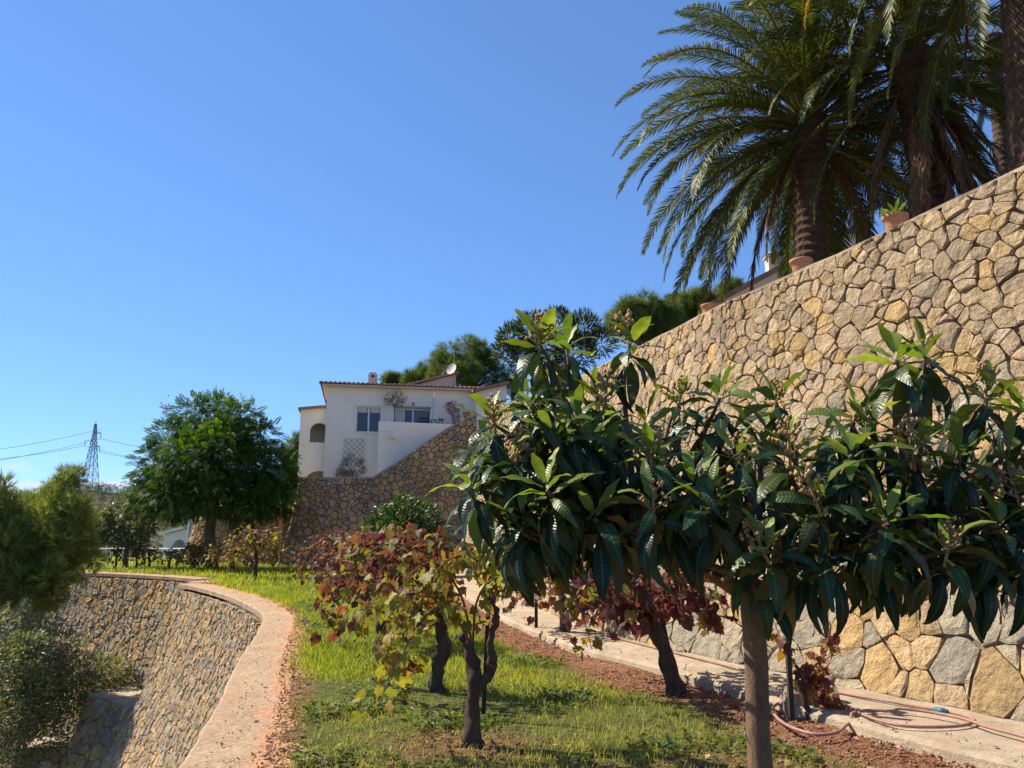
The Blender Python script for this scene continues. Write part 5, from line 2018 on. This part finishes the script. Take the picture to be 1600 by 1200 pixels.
mb.add([(lx0 - .12, yw - .25, lz1 - .03), (lx1 + .1, yw - .25, lz1 + .16), (lx1 + .1, yw - .25, lz1 + .28), (lx0 - .12, yw - .25, lz1 + .08), (lx0 - .12, yw + 4, lz1 - .03), (lx1 + .1, yw + 4, lz1 + .16), (lx1 + .1, yw + 4, lz1 + .28), (lx0 - .12, yw + 4, lz1 + .08)], [(0, 1, 2, 3), (0, 3, 7, 4), (0, 4, 5, 1), (3, 2, 6, 7)])
mb.build('wing_roof', M_TILE, house, local=True)
# terrace block and parapet
OFF = 1.25
tx0, tz1 = hl(592, 658, OFF); tx1, tz1b = hl(722, 664, OFF)
mb = MB()
V = [(tx0, -OFF, 2.6), (tx1 + 1, -OFF, 2.6), (tx1 + 1, -OFF, tz1b), (tx0, -OFF, tz1), (tx0, -OFF + .18, tz1), (tx1 + 1, -OFF + .18, tz1b), (tx0, .02, 2.6), (tx0, .02, tz1)]
mb.add(V, [(0, 1, 2, 3), (3, 2, 5, 4), (0, 3, 7, 6)])
fl_z = tz1 - .62
mb.add([(tx0, -OFF + .18, fl_z), (tx1 + 1, -OFF + .18, fl_z), (tx1 + 1, -.005, fl_z), (tx0, -.005, fl_z), (tx0, -OFF + .18, tz1), (tx1 + 1, -OFF + .18, tz1b)], [(0, 1, 2, 3), (0, 4, 5, 1)])
mb.build('terrace_block', M_WHITE, house, local=True)
px0, pz0 = hl(592, 673, OFF + .04); px1, pz1 = hl(610, 676, OFF + .04)
mb = MB()
mb.box(((px0 + px1) / 2, -OFF - .03, pz0), (px1 - px0, .06, .04))
mb.build('ledge', M_WHITE, house, local=True)
bp = hl(613, 682, OFF + .1)
mb = MB()
bowl = []
for i in range(5):
    bowl.append((bp[0], -OFF - .12, bp[1] - .14 + .05 * i))
mb.tube(bowl, [.05, .13, .17, .19, .20], 12)
mb.build('wall_bowl', M_WHITE, house, True, local=True)
lp = hl(646, 631)
mb = MB()
mb.tube([(lp[0], 0, lp[1]), (lp[0], -.07, lp[1]), (lp[0], -.12, lp[1])], [.085, .08, .03], 12)
mb.build('wall_lamp', surf('lamp_glass', (.35, .35, .34), rough=.4, nscale=5, namt=.1, bump=0), house, True, local=True)

# things on the terrace
def hpx(px, py, off):
    x, z = hl(px, py, off)
    return hw(x, -off, z)
ot = hpx(617, 660, .7)
c6 = [tuple(hpx(px, py, .7)) + (r_,) * 3 for px, py, r_ in ((608, 620, .26), (620, 614, .28), (630, 622, .24), (616, 627, .28), (605, 628, .2), (626, 629, .2))]
tree('potted_olive', 'small olive standard with a bare stem on the house terrace', 'olive tree', (ot.x, ot.y, fl_z), c6, 900, .09, [(.12, .125, .075), (.16, .165, .10), (.09, .10, .055)], DIAMOND_V, DIAMOND_F, M_LEAFA, .04, 61, inner=.2, hub=tuple(hpx(617, 635, .7)))
pb_ = hpx(678, 660, .7)
pr = thing('parasol', (pb_.x, pb_.y, fl_z), 'closed white parasol on the house terrace', 'parasol')
ptop = hpx(679, 615, .7)
mb = MB()
mb.tube([(pb_.x, pb_.y, fl_z), (ptop.x, ptop.y, ptop.z + .04)], [.02, .02], 6)
mb.build('pole', MATS['white_frame'], pr)
mb = MB()
hgt_ = ptop.z - hpx(678, 656, .7).z
V, F = [], []
for i in range(7):
    u = i / 6
    rr_ = .06 + .16 * u
    for k in range(12):
        an = 2 * math.pi * k / 12
        q = rr_ * (1.18 if k % 2 else .72)
        V.append((ptop.x + math.cos(an) * q, ptop.y + math.sin(an) * q, ptop.z - hgt_ * u))
for i in range(6):
    for k in range(12):
        F.append((i * 12 + k, i * 12 + (k + 1) % 12, (i + 1) * 12 + (k + 1) % 12, (i + 1) * 12 + k))
F.append(tuple(range(12)))
mb.add(V, F)
mb.build('canopy', surf('parasol_cloth', (.62, .60, .57), rough=.9, nscale=4, namt=.15, bump=0), pr)
# dark slatted bench
M_DARKW = surf('dark_wood', (.06, .045, .04), rough=.6, nscale=10, namt=.3, bump=.1)
b0, b1_ = hpx(655, 653, .5), hpx(693, 656, .5)
bn = thing('garden_bench', ((b0.x + b1_.x) / 2, (b0.y + b1_.y) / 2, fl_z), 'dark slatted bench standing behind the terrace parapet by the parasol', 'bench')
mb = MB(); mb.bar(b0, b1_, .045); mb.build('top_rail', M_DARKW, bn)
for k in range(9):
    p = b0.lerp(b1_, .04 + .92 * k / 8)
    mb = MB(); mb.bar(p, (p.x, p.y, fl_z + .4), .018); mb.build('slat', M_DARKW, bn)
mb = MB(); mb.box(((b0.x + b1_.x) / 2, (b0.y + b1_.y) / 2 + .22, fl_z + .42), ((b1_ - b0).length, .45, .05), HA); mb.build('seat', M_DARKW, bn)
for k in (0, 1):
    p = b0.lerp(b1_, .03 + .94 * k)
    mb = MB(); mb.bar((p.x, p.y + .4, fl_z), (p.x, p.y + .4, fl_z + .42), .03); mb.build('leg', M_DARKW, bn)
# trellis on the facade with a climber below it
tr = hl(536, 684); tr2 = hl(570, 716)
tro = thing('trellis', tuple(hw((tr[0] + tr2[0]) / 2, -.05, tr2[1])), 'pale diamond lattice trellis fixed to the facade under the window', 'trellis')
M_TREL = surf('trellis_wood', (.42, .38, .34), rough=.8, nscale=10, namt=.2, bump=0)
W_, H_ = tr2[0] - tr[0], (tr[1] - tr2[1]) * 1.45
zb = tr[1] - H_
for sgn in (1, -1):
    for k in range(-4, 8):
        o0 = k * W_ / 4.0
        # line x = o0 + z*sgn
        P_ = []
        for t_ in np.linspace(0, H_, 40):
            x = o0 + sgn * t_ * .95 if sgn > 0 else o0 + W_ * .25 + sgn * t_ * .95 + .02
            if 0 <= x <= W_:
                P_.append((x, t_))
        if len(P_) > 4:
            a, b = P_[0], P_[-1]
            mb = MB()
            mb.bar(hw(tr[0] + a[0], -.04 - .012 * (sgn > 0), zb + a[1]), hw(tr[0] + b[0], -.04 - .012 * (sgn > 0), zb + b[1]), .013)
            mb.build('slat', M_TREL, tro)
def climber(name, label, lst, n, size, pal, off, seed, base_px, stem_r=.03):
    cl = [tuple(hpx(px, py, off)) + (r_,) * 3 for px, py, r_ in lst]
    b = hpx(*base_px, off)
    return tree(name, label, 'climber', tuple(b), cl, n, size, pal, DIAMOND_V, DIAMOND_F, M_LEAFA, stem_r, seed, inner=.1, hub=tuple(hpx(base_px[0], base_px[1] - 12, off)))
climber('climbing_shrub', 'sparse grey brown climber on the facade below the trellis', [(538, 722, .22), (534, 735, .2), (548, 715, .18), (562, 722, .2), (567, 735, .2), (556, 742, .22), (545, 740, .2), (528, 740, .15)], 700, .10, [(.12, .09, .08), (.10, .11, .06), (.17, .13, .11)], .2, 62, (550, 748))
climber('yellow_shrub', 'small yellow green shrub at the foot of the facade', [(534, 740, .17), (540, 743, .16), (528, 743, .12)], 300, .08, [(.20, .21, .06), (.14, .17, .05)], .4, 63, (535, 750))
climber('bougainvillea', 'pink bougainvillea on wires climbing the wall by the parasol', [(700, 634, .18), (707, 632, .2), (713, 640, .16), (702, 643, .15)], 380, .09, [(.50, .10, .18), (.42, .07, .13), (.10, .12, .05), (.55, .18, .22)], .15, 64, (708, 662))
climber('bare_climber', 'thin grey climber beside the bougainvillea', [(716, 640, .15), (720, 634, .12), (710, 652, .16), (718, 652, .14)], 200, .07, [(.12, .12, .08), (.16, .14, .11)], .12, 65, (716, 662))
M_CLAY = surf('terracotta', (.43, .20, .11), rough=.85, nscale=9, namt=.2, bump=.2)
def pot(base, r_, h_, label, plant=None, group='terracotta pots'):
    t = thing('flower_pot', base, label, 'flower pot', group)
    mb = MB()
    P_ = [(0, .62), (.02, .66), (.5, .80), (.80, .92), (.82, 1.02), (.98, 1.04), (1.0, 1.0), (1.0, .90), (.86, .86)]
    V, F = [], []
    n = 20
    for u, q in P_:
        for k in range(n):
            an = 2 * math.pi * k / n
            V.append((base[0] + math.cos(an) * r_ * q, base[1] + math.sin(an) * r_ * q, base[2] + h_ * u))
    for i in range(len(P_) - 1):
        for k in range(n):
            F.append((i * n + k, i * n + (k + 1) % n, (i + 1) * n + (k + 1) % n, (i + 1) * n + k))
    F.append(tuple(range(n - 1, -1, -1)))
    mb.add(V, F)
    p_ = mb.build('pot', M_CLAY, t, True)
    mb = MB()
    mb.tube([(base[0], base[1], base[2] + h_ * .84), (base[0], base[1], base[2] + h_ * .9)], [r_ * .84, r_ * .85], n)
    mb.build('potting_soil', surf('potting_soil', (.09, .06, .04), nscale=30, namt=.4, bump=.5), t)
    return t
pot(tuple(hpx(712, 664, 1.0)), .20, .26, 'red clay pot at the end of the house terrace parapet')
pot(tuple(hpx(729, 653, .8)), .22, .30, 'red clay pot of flowers highest on the sloping house wall')
# hanging greenery over the far end of the long wall
M_CREEP = M_LEAFA
def creeper(label, s_rng, t_rng, n, seed, size=.1, pal=None):
    g = np.random.default_rng(seed)
    pts, dd, nn_ = [], [], []
    while len(pts) < n:
        s = g.uniform(*s_rng); t = g.uniform(*t_rng)
        if noise.noise(Vector((s * .9, t * .5, seed))) < -.12:
            continue
        p = right.point(s, min(t, rtop(s) + .1), .1 + .18 * g.random())
        pts.append(tuple(p)); dd.append((g.normal() * .4 - .3, g.normal() * .4, -.8)); nn_.append((-.8, -.3, .4))
    pts = np.array(pts)
    t_ = thing('hanging_plant', tuple(right.point((s_rng[0] + s_rng[1]) / 2, t_rng[0], .2)), label, 'hanging plant')
    me = scatter_mesh('foliage', DIAMOND_V, DIAMOND_F, pts, frames(np.array(dd) + g.normal(size=(n, 3)) * .3, np.array(nn_) + g.normal(size=(n, 3)) * .5), g.uniform(.6, 1.3, n) * size, mixtint(n, pal or [(.06, .09, .025), (.085, .115, .03), (.045, .065, .022)], .25, None, g), M_CREEP)
    ob_world('foliage', me, t_)
    return t_
creeper('green trailing plant hanging over the wall top near the house', (24.5, 31), (3.4, 6.4), 3200, 71, .13)
creeper('grey green creeper spilling down the wall behind the nearest vine', (14.5, 22), (.5, 2.7), 3000, 72, .10, [(.085, .10, .045), (.11, .125, .06), (.06, .075, .035)])

# pots on the long wall
def wall_pot(px, py, w_px, label, plant):
    best = None
    for k in range(400):
        s = right.L * k / 399
        p = right.point(s, rtop(s), -.22)
        q = proj(p)
        if q and (best is None or abs(q[0] - px) < best[0]):
            best = (abs(q[0] - px), p, q[2])
    p = best[1]
    r_ = w_px / 2 * best[2] / FPX
    t = pot((p.x, p.y, p.z + .02), r_, r_ * 1.7, label)
    if plant:
        c = Vector((p.x, p.y, p.z + .02 + r_ * 1.5))
        n = 22
        g = np.random.default_rng(5)
        d_ = nv(np.concatenate([g.normal(size=(n, 2)), g.uniform(.2, 1.0, (n, 1))], axis=1))
        P = np.tile(np.array(c), (n, 1))
        me = scatter_mesh('plant', LEAF_V, LEAF_F, P, frames(d_, np.tile((0, 0, 1.0), (n, 1)) + g.normal(size=(n, 3)) * .1), np.stack([np.full(n, .13), g.uniform(.14, .26, n), np.full(n, .2)], 1), mixtint(n, [(.17, .21, .05), (.22, .25, .06), (.10, .15, .04)], .2, None, g), M_LEAFA)
        ob_world('plant', me, t)
    return t
wall_pot(1403, 338, 38, 'terracotta pot with a small spiky plant, right of the big palm on the wall', True)
wall_pot(1254, 410, 34, 'terracotta pot on the wall at the foot of the big palm trunk', False)
wall_pot(1110, 478, 26, 'terracotta pot on the wall farthest from the camera, near the white gable', False)

# ------------------------------------------------------------------ white gabled house above the wall
vy = 23.0
v0 = at(1118, 476, vy); v1 = at(1345, 356, vy)
villa = thing('white_villa', (v0.x, vy, 4.5), 'white gable of a villa peeping over the long wall beside the palm trunk', 'house')
mb = MB()
V = [(v0.x, vy, 4), (v1.x, vy, 4), (v1.x, vy, v1.z), (v0.x, vy, v0.z), (v0.x + 1, vy + 8, 4), (v1.x + 1, vy + 8, 4), (v1.x + 1, vy + 8, v1.z), (v0.x + 1, vy + 8, v0.z)]
mb.add(V, [(0, 1, 2, 3), (0, 3, 7, 4), (1, 5, 6, 2)])
mb.build('wall', M_WHITE, villa)
mb = MB()
dv = Vector((v1.x - v0.x, 0, v1.z - v0.z)).normalized()
up_ = Vector((-dv.z, 0, dv.x))
a, b = v0 - dv * .25, v1 + dv * .3
V = []
for yy in (vy - .28, vy + 8):
    for p, h_ in ((a, .01), (b, .01), (b, .13), (a, .13)):
        q = p + up_ * h_
        V.append((q.x, yy, q.z))
mb.add(V, [(0, 1, 2, 3), (4, 7, 6, 5), (0, 4, 5, 1), (3, 2, 6, 7), (0, 3, 7, 4), (1, 5, 6, 2)])
vr = mb.build('roof', M_TILE, villa)
cc = at(1207, 415, vy + .5)
mb = MB()
mb.box((cc.x, cc.y, cc.z), (.36, .36, .5))
mb.box((cc.x, cc.y, cc.z + .29), (.46, .46, .06))
V = [(cc.x - .26, cc.y - .26, cc.z + .33), (cc.x + .26, cc.y - .26, cc.z + .33), (cc.x + .26, cc.y + .26, cc.z + .33), (cc.x - .26, cc.y + .26, cc.z + .33), (cc.x, cc.y, cc.z + .48)]
mb.add(V, [(0, 1, 4), (1, 2, 4), (2, 3, 4), (3, 0, 4), (3, 2, 1, 0)])
ch2 = mb.build('chimney', M_PEACH, vr)
mb = MB(); mb.box((cc.x + .02, cc.y - .185, cc.z + .12), (.14, .02, .18)); mb.build('flue_hole', MATS['flue_dark'], ch2)  # dark panel on the face, the hole's shade painted in

# ------------------------------------------------------------------ pool, fence and far building
py_ = 47.0
def far_pt(px, py, y=py_):
    return at(px, py, y)
M_POOL = glass('pool_water', (.10, .30, .42))
mb = MB()
a, b = far_pt(120, 880), far_pt(305, 880)
mb.add([(a.x - 6, 43.2, -.45), (b.x + .5, 43.2, -.45), (b.x + .5, 49, -.45), (a.x - 6, 49, -.45)], [(0, 1, 2, 3)])
tag(mb.build('pool_water', M_POOL), kind='structure')
mb = MB()
mb.box(((a.x + b.x) / 2 - 3, 43.0, -.45), (b.x - a.x + 8, .5, .16))
mb.box(((a.x + b.x) / 2 - 3, 49.4, -.45), (b.x - a.x + 8, .8, .2))
tag(mb.build('pool_kerb', M_WHITE), 'white rim of the swimming pool behind the low vines', 'pool rim', kind='thing')
fa, fb = at(140, 863, 50.5), at(306, 855, 50.5)
fn = thing('pool_fence', (fa.x, 50.5, -.7), 'white metal railing round the pool, behind the low vines', 'fence')
zt_ = at(220, 857, 50.5).z
mb = MB(); mb.bar((fa.x - 4, 50.5, zt_), (fb.x, 50.5, zt_), .035); mb.build('top_rail', M_FRAME, fn)
mb = MB(); mb.bar((fa.x - 4, 50.5, -.5), (fb.x, 50.5, -.5), .03); mb.build('bottom_rail', M_FRAME, fn)
mb = MB()
nb_ = int((fb.x - fa.x + 4) / .14)
for k in range(nb_):
    x = fa.x - 4 + .14 * k
    mb.bar((x, 50.5, -.49), (x, 50.5, zt_ - .03), .016)
mb.build('balusters', M_FRAME, fn)['kind'] = 'stuff'
for k in range(7):
    x = fa.x - 4 + (fb.x - fa.x + 4) * k / 6
    mb = MB(); mb.bar((x, 50.45, -.7), (x, 50.45, zt_ + .05), .04); mb.build('post', M_FRAME, fn)
# garden chairs by the pool are out of sight; the pale building beyond
fy = 66.0
e0, e1 = at(256, 836, fy), at(330, 816, fy)
fbld = thing('pool_house', (e0.x, fy, 0), 'low pale building with an arch and sloping roof beyond the pool fence', 'building')
mb = MB()
q0, q1_ = at(268, 856, fy), at(292, 843, fy)
n_ = 40
for i in range(n_):
    xa, xb = e0.x + (e1.x - e0.x) * i / n_, e0.x + (e1.x - e0.x) * (i + 1) / n_
    xc = (xa + xb) / 2
    zt2 = e0.z + (e1.z - e0.z) * (i + .5) / n_
    z0_ = -1
    if q0.x < xc < q1_.x:
        u = (xc - (q0.x + q1_.x) / 2) / ((q1_.x - q0.x) / 2)
        z0_ = q1_.z - .9 + .9 * math.sqrt(1 - u * u)
        mb.add([(xa, fy, z0_), (xb, fy, z0_), (xb, fy + .5, z0_), (xa, fy + .5, z0_)], [(0, 3, 2, 1)])
    mb.add([(xa, fy, z0_), (xb, fy, z0_), (xb, fy, zt2), (xa, fy, zt2)], [(0, 1, 2, 3)])
mb.add([(e0.x, fy + 3, -1), (e1.x, fy + 3, -1), (e1.x, fy + 3, e1.z), (e0.x, fy + 3, e0.z), (e0.x, fy, -1), (e0.x, fy, e0.z)], [(0, 1, 2, 3), (0, 3, 5, 4)])
mb.build('wall', M_WHITE, fbld)
mb = MB()
mb.add([(e0.x - .3, fy - .4, e0.z - .02), (e1.x, fy - .4, e1.z + .05), (e1.x, fy - .4, e1.z + .3), (e0.x - .3, fy - .4, e0.z + .2), (e0.x - .3, fy + 3, e0.z - .02), (e1.x, fy + 3, e1.z + .05), (e1.x, fy + 3, e1.z + .3), (e0.x - .3, fy + 3, e0.z + .2)], [(0, 1, 2, 3), (0, 3, 7, 4), (3, 2, 6, 7), (0, 4, 5, 1)])
mb.build('roof', M_WHITE, fbld)
mb = MB()
pp = at(297, 852, 60); pt_ = at(298, 812, 60)
mb.tube([(pp.x, 60, -1), (pt_.x, 60, pt_.z)], [.22, .17], 8)
tag(mb.build('utility_pole', surf('grey_concrete', (.35, .33, .30), nscale=3, namt=.2)), 'grey concrete utility pole before the pale building', 'pole')

# ------------------------------------------------------------------ gully scrub
M_SCRUB = M_LEAFA
gu = np.random.default_rng(77)
ucl = []
for px, py, y, r_ in [(15, 1005, 25, .8), (50, 1000, 25.5, .6), (80, 1030, 26, .6), (120, 1045, 26, .6), (150, 1040, 27, .5), (180, 1050, 27, .6), (200, 1062, 27, .45), (160, 1065, 26.8, .6), (110, 1070, 26, .7), (60, 1060, 25, .8), (20, 1060, 24, .9), (70, 1095, 25, .65), (40, 1110, 24, .8), (15, 1140, 23, .6), (-30, 1050, 24, 1.0), (-40, 1130, 22, 1.0), (30, 1030, 25, .6), (135, 1075, 26.5, .5), (55, 985, 27, .35), (70, 985, 23.5, .55), (20, 980, 23.5, .6), (95, 1000, 24, .45), (-20, 985, 21.5, .7), (45, 1015, 22.5, .6), (130, 1000, 28, .3)]:
    p = at(px, py, y)
    ucl.append((p.x, p.y, p.z, r_, r_, r_ * .85))
    ucl.append((p.x - .2, p.y + .5, p.z - 1.0, r_, r_, r_))
ucl = [c for c in ucl if c[0] < edge_x(min(max(c[1], 1), 33)) - l_prof(min(c[2], 0)) + .1]
nU = 34000
pos, ld, ln, dn = clump_leaves(ucl, nU, gu, up=.5, inner=.35, droop=-.3, rand=.8)
me = scatter_mesh('undergrowth', DIAMOND_V, DIAMOND_F, pos, frames(ld, ln), gu.uniform(.07, .17, nU), mixtint(nU, [(.16, .175, .085), (.20, .215, .11), (.11, .125, .06), (.24, .245, .13)], .3, None, gu), M_SCRUB)
tag(ob('undergrowth', me), 'grey green wild scrub filling the gully below the walls', 'scrub', kind='stuff')

# ------------------------------------------------------------------ far hills, wood, pylon and wires
def ridge(x):
    px_ = 800 + FPX * x / 300
    return float(np.interp(px_, [-900, -200, 0, 60, 140, 210, 300, 420, 520, 900, 2500], [5, 11, 14.5, 16.5, 18, 17.5, 15, 17, 22, 40, 70])) + noise.noise(Vector((x * .03, 0, 0))) * 1.8
V, F = [], []
yy_ = [75, 100, 130, 165, 200, 240, 280, 310, 360, 500]
xx_ = np.linspace(-520, 420, 95)
for y in yy_:
    k = sstep(80, 300, y) if y <= 310 else 1 - .5 * (y - 310) / 190
    for x in xx_:
        V.append((x, y, -7.5 + (ridge(x * 300 / max(y, 150)) * min(y / 300, 1.05) + 6) * k + noise.noise(Vector((x * .02, y * .02, 2))) * 2 * k))
for j in range(len(yy_) - 1):
    for i in range(len(xx_) - 1):
        a = j * len(xx_) + i
        F.append((a, a + 1, a + len(xx_) + 1, a + len(xx_)))
mb = MB(); mb.add(V, F)
hill = mb.build('hill', M_VALLEY, None, True)
tag(hill, kind='structure')
HV = np.array(V).reshape(len(yy_), len(xx_), 3)
def hz(x, y):
    i = np.interp(x, xx_, np.arange(len(xx_)))
    j = np.interp(y, yy_, np.arange(len(yy_)))
    i0, j0 = min(int(i), len(xx_) - 2), min(int(j), len(yy_) - 2)
    u, v = i - i0, j - j0
    Z = HV[:, :, 2]
    return (Z[j0, i0] * (1 - u) + Z[j0, i0 + 1] * u) * (1 - v) + (Z[j0 + 1, i0] * (1 - u) + Z[j0 + 1, i0 + 1] * u) * v
gf = np.random.default_rng(5)
fcl = []
for _ in range(900):
    y = gf.uniform(95, 312)
    x = gf.uniform(-.74, -.2) * y
    r_ = gf.uniform(1.2, 2.8)
    fcl.append((x, y, hz(x, y) + r_ * .5, r_, r_, r_ * .85))
for _ in range(90):
    y = gf.uniform(70, 110)
    x = gf.uniform(-.62, -.30) * y
    r_ = gf.uniform(.9, 1.8)
    fcl.append((x, y, max(hz(x, y), -4) + r_ * .6, r_, r_, r_))
nF = 60000
pos, ld, ln, dn = clump_leaves(fcl, nF, gf, up=.6, inner=.6)
me = scatter_mesh('far_woods', TUFT_V[:24], TUFT_F[:8], pos, frames(ld, ln), gf.uniform(.7, 1.6, nF), mixtint(nF, [(.055, .065, .035), (.07, .08, .04), (.045, .052, .03), (.09, .09, .05)], .25, None, gf), M_PINE)
tag(ob('far_woods', me), 'dark pine woods covering the far hill', 'woods', kind='stuff')
PYY = 285.0
pyb = at(140, 772, PYY)
pyt = at(148, 662, PYY)
pyl = thing('power_pylon', (pyb.x, PYY, pyb.z - 2), 'steel lattice power pylon standing on the far hill', 'pylon')
M_STEEL = surf('pylon_steel', (.30, .33, .36), rough=.6, nscale=1, namt=.1, bump=0)
cxp = (pyb.x + pyt.x) / 2
zb_, zt_ = pyb.z - 2, pyt.z
def pw(z):
    u = (z - zb_) / (zt_ - zb_)
    return 2.6 * (1 - u) ** 1.2 + .25
def corner(z, k):
    w = pw(z)
    return Vector((cxp + (w if k in (0, 3) else -w), PYY + (w if k in (0, 1) else -w), z))
for k in range(4):
    mb = MB()
    zs_ = np.linspace(zb_, zt_, 8)
    mb.tube([corner(z, k) for z in zs_], [.16] * 8, 4)
    mb.build('leg', M_STEEL, pyl)
mb = MB()
zs_ = [zb_ + (zt_ - zb_) * (1 - .86 ** i) / (1 - .86 ** 11) for i in range(12)]
for i in range(11):
    for k in range(4):
        mb.bar(corner(zs_[i], k), corner(zs_[i + 1], (k + 1) % 4), .09)
        mb.bar(corner(zs_[i + 1], k), corner(zs_[i], (k + 1) % 4), .09)
        mb.bar(corner(zs_[i + 1], k), corner(zs_[i + 1], (k + 1) % 4), .08)
mb.build('bracing', M_STEEL, pyl)
arms = [(677, 158, 1), (688, 133, -1), (698, 156, 1)]
tips_ = []
for pyr, pxr, sgn in arms:
    e = at(pxr, pyr, PYY)
    mb = MB()
    z = e.z
    mb.bar((cxp, PYY, z + .9), e, .12)
    mb.bar((cxp + sgn * pw(z), PYY, z), e, .12)
    mb.bar((cxp, PYY - pw(z), z), e, .10)
    mb.build('cross_arm', M_STEEL, pyl)
    mb = MB()
    mb.tube([e, e - Vector((0, 0, 2.0))], [.13, .13], 6)
    mb.build('insulator', M_STEEL, pyl)
    tips_.append(e - Vector((0, 0, 2.0)))
mb = MB(); mb.bar((cxp, PYY, zt_), (cxp, PYY, zt_ + 1.2), .1); mb.build('peak', M_STEEL, pyl)
def wire(a, b, sag, label):
    mb = MB()
    mb.tube([a.lerp(b, t) - Vector((0, 0, sag * 4 * t * (1 - t))) for t in np.linspace(0, 1, 25)], [.075] * 25, 4)
    return tag(mb.build('power_line', surf('cable', (.12, .13, .15), rough=.5, bump=0)), label, 'power line', 'power lines at the pylon')
Lp = [(690, 'topmost cable running left from the pylon'), (722, 'middle cable running left from the pylon'), (738, 'lowest cable running left from the pylon')]
wire(tips_[0], at(-120, 737, 210), 1.0, 'lowest cable running left from the pylon')
wire(tips_[1], at(-120, 727, 210), 1.0, 'middle cable running left from the pylon')
wire(tips_[0] + Vector((0, 0, 3.6)), at(-120, 718, 210), 1.0, 'topmost cable running left from the pylon')
wire(tips_[0], at(330, 700, 420), 2.5, 'topmost cable running from the pylon behind the jacaranda')
wire(tips_[2], at(330, 716, 420), 2.5, 'middle cable running from the pylon behind the jacaranda')
wire(tips_[1], at(330, 724, 420), 2.5, 'lowest cable running from the pylon behind the jacaranda')
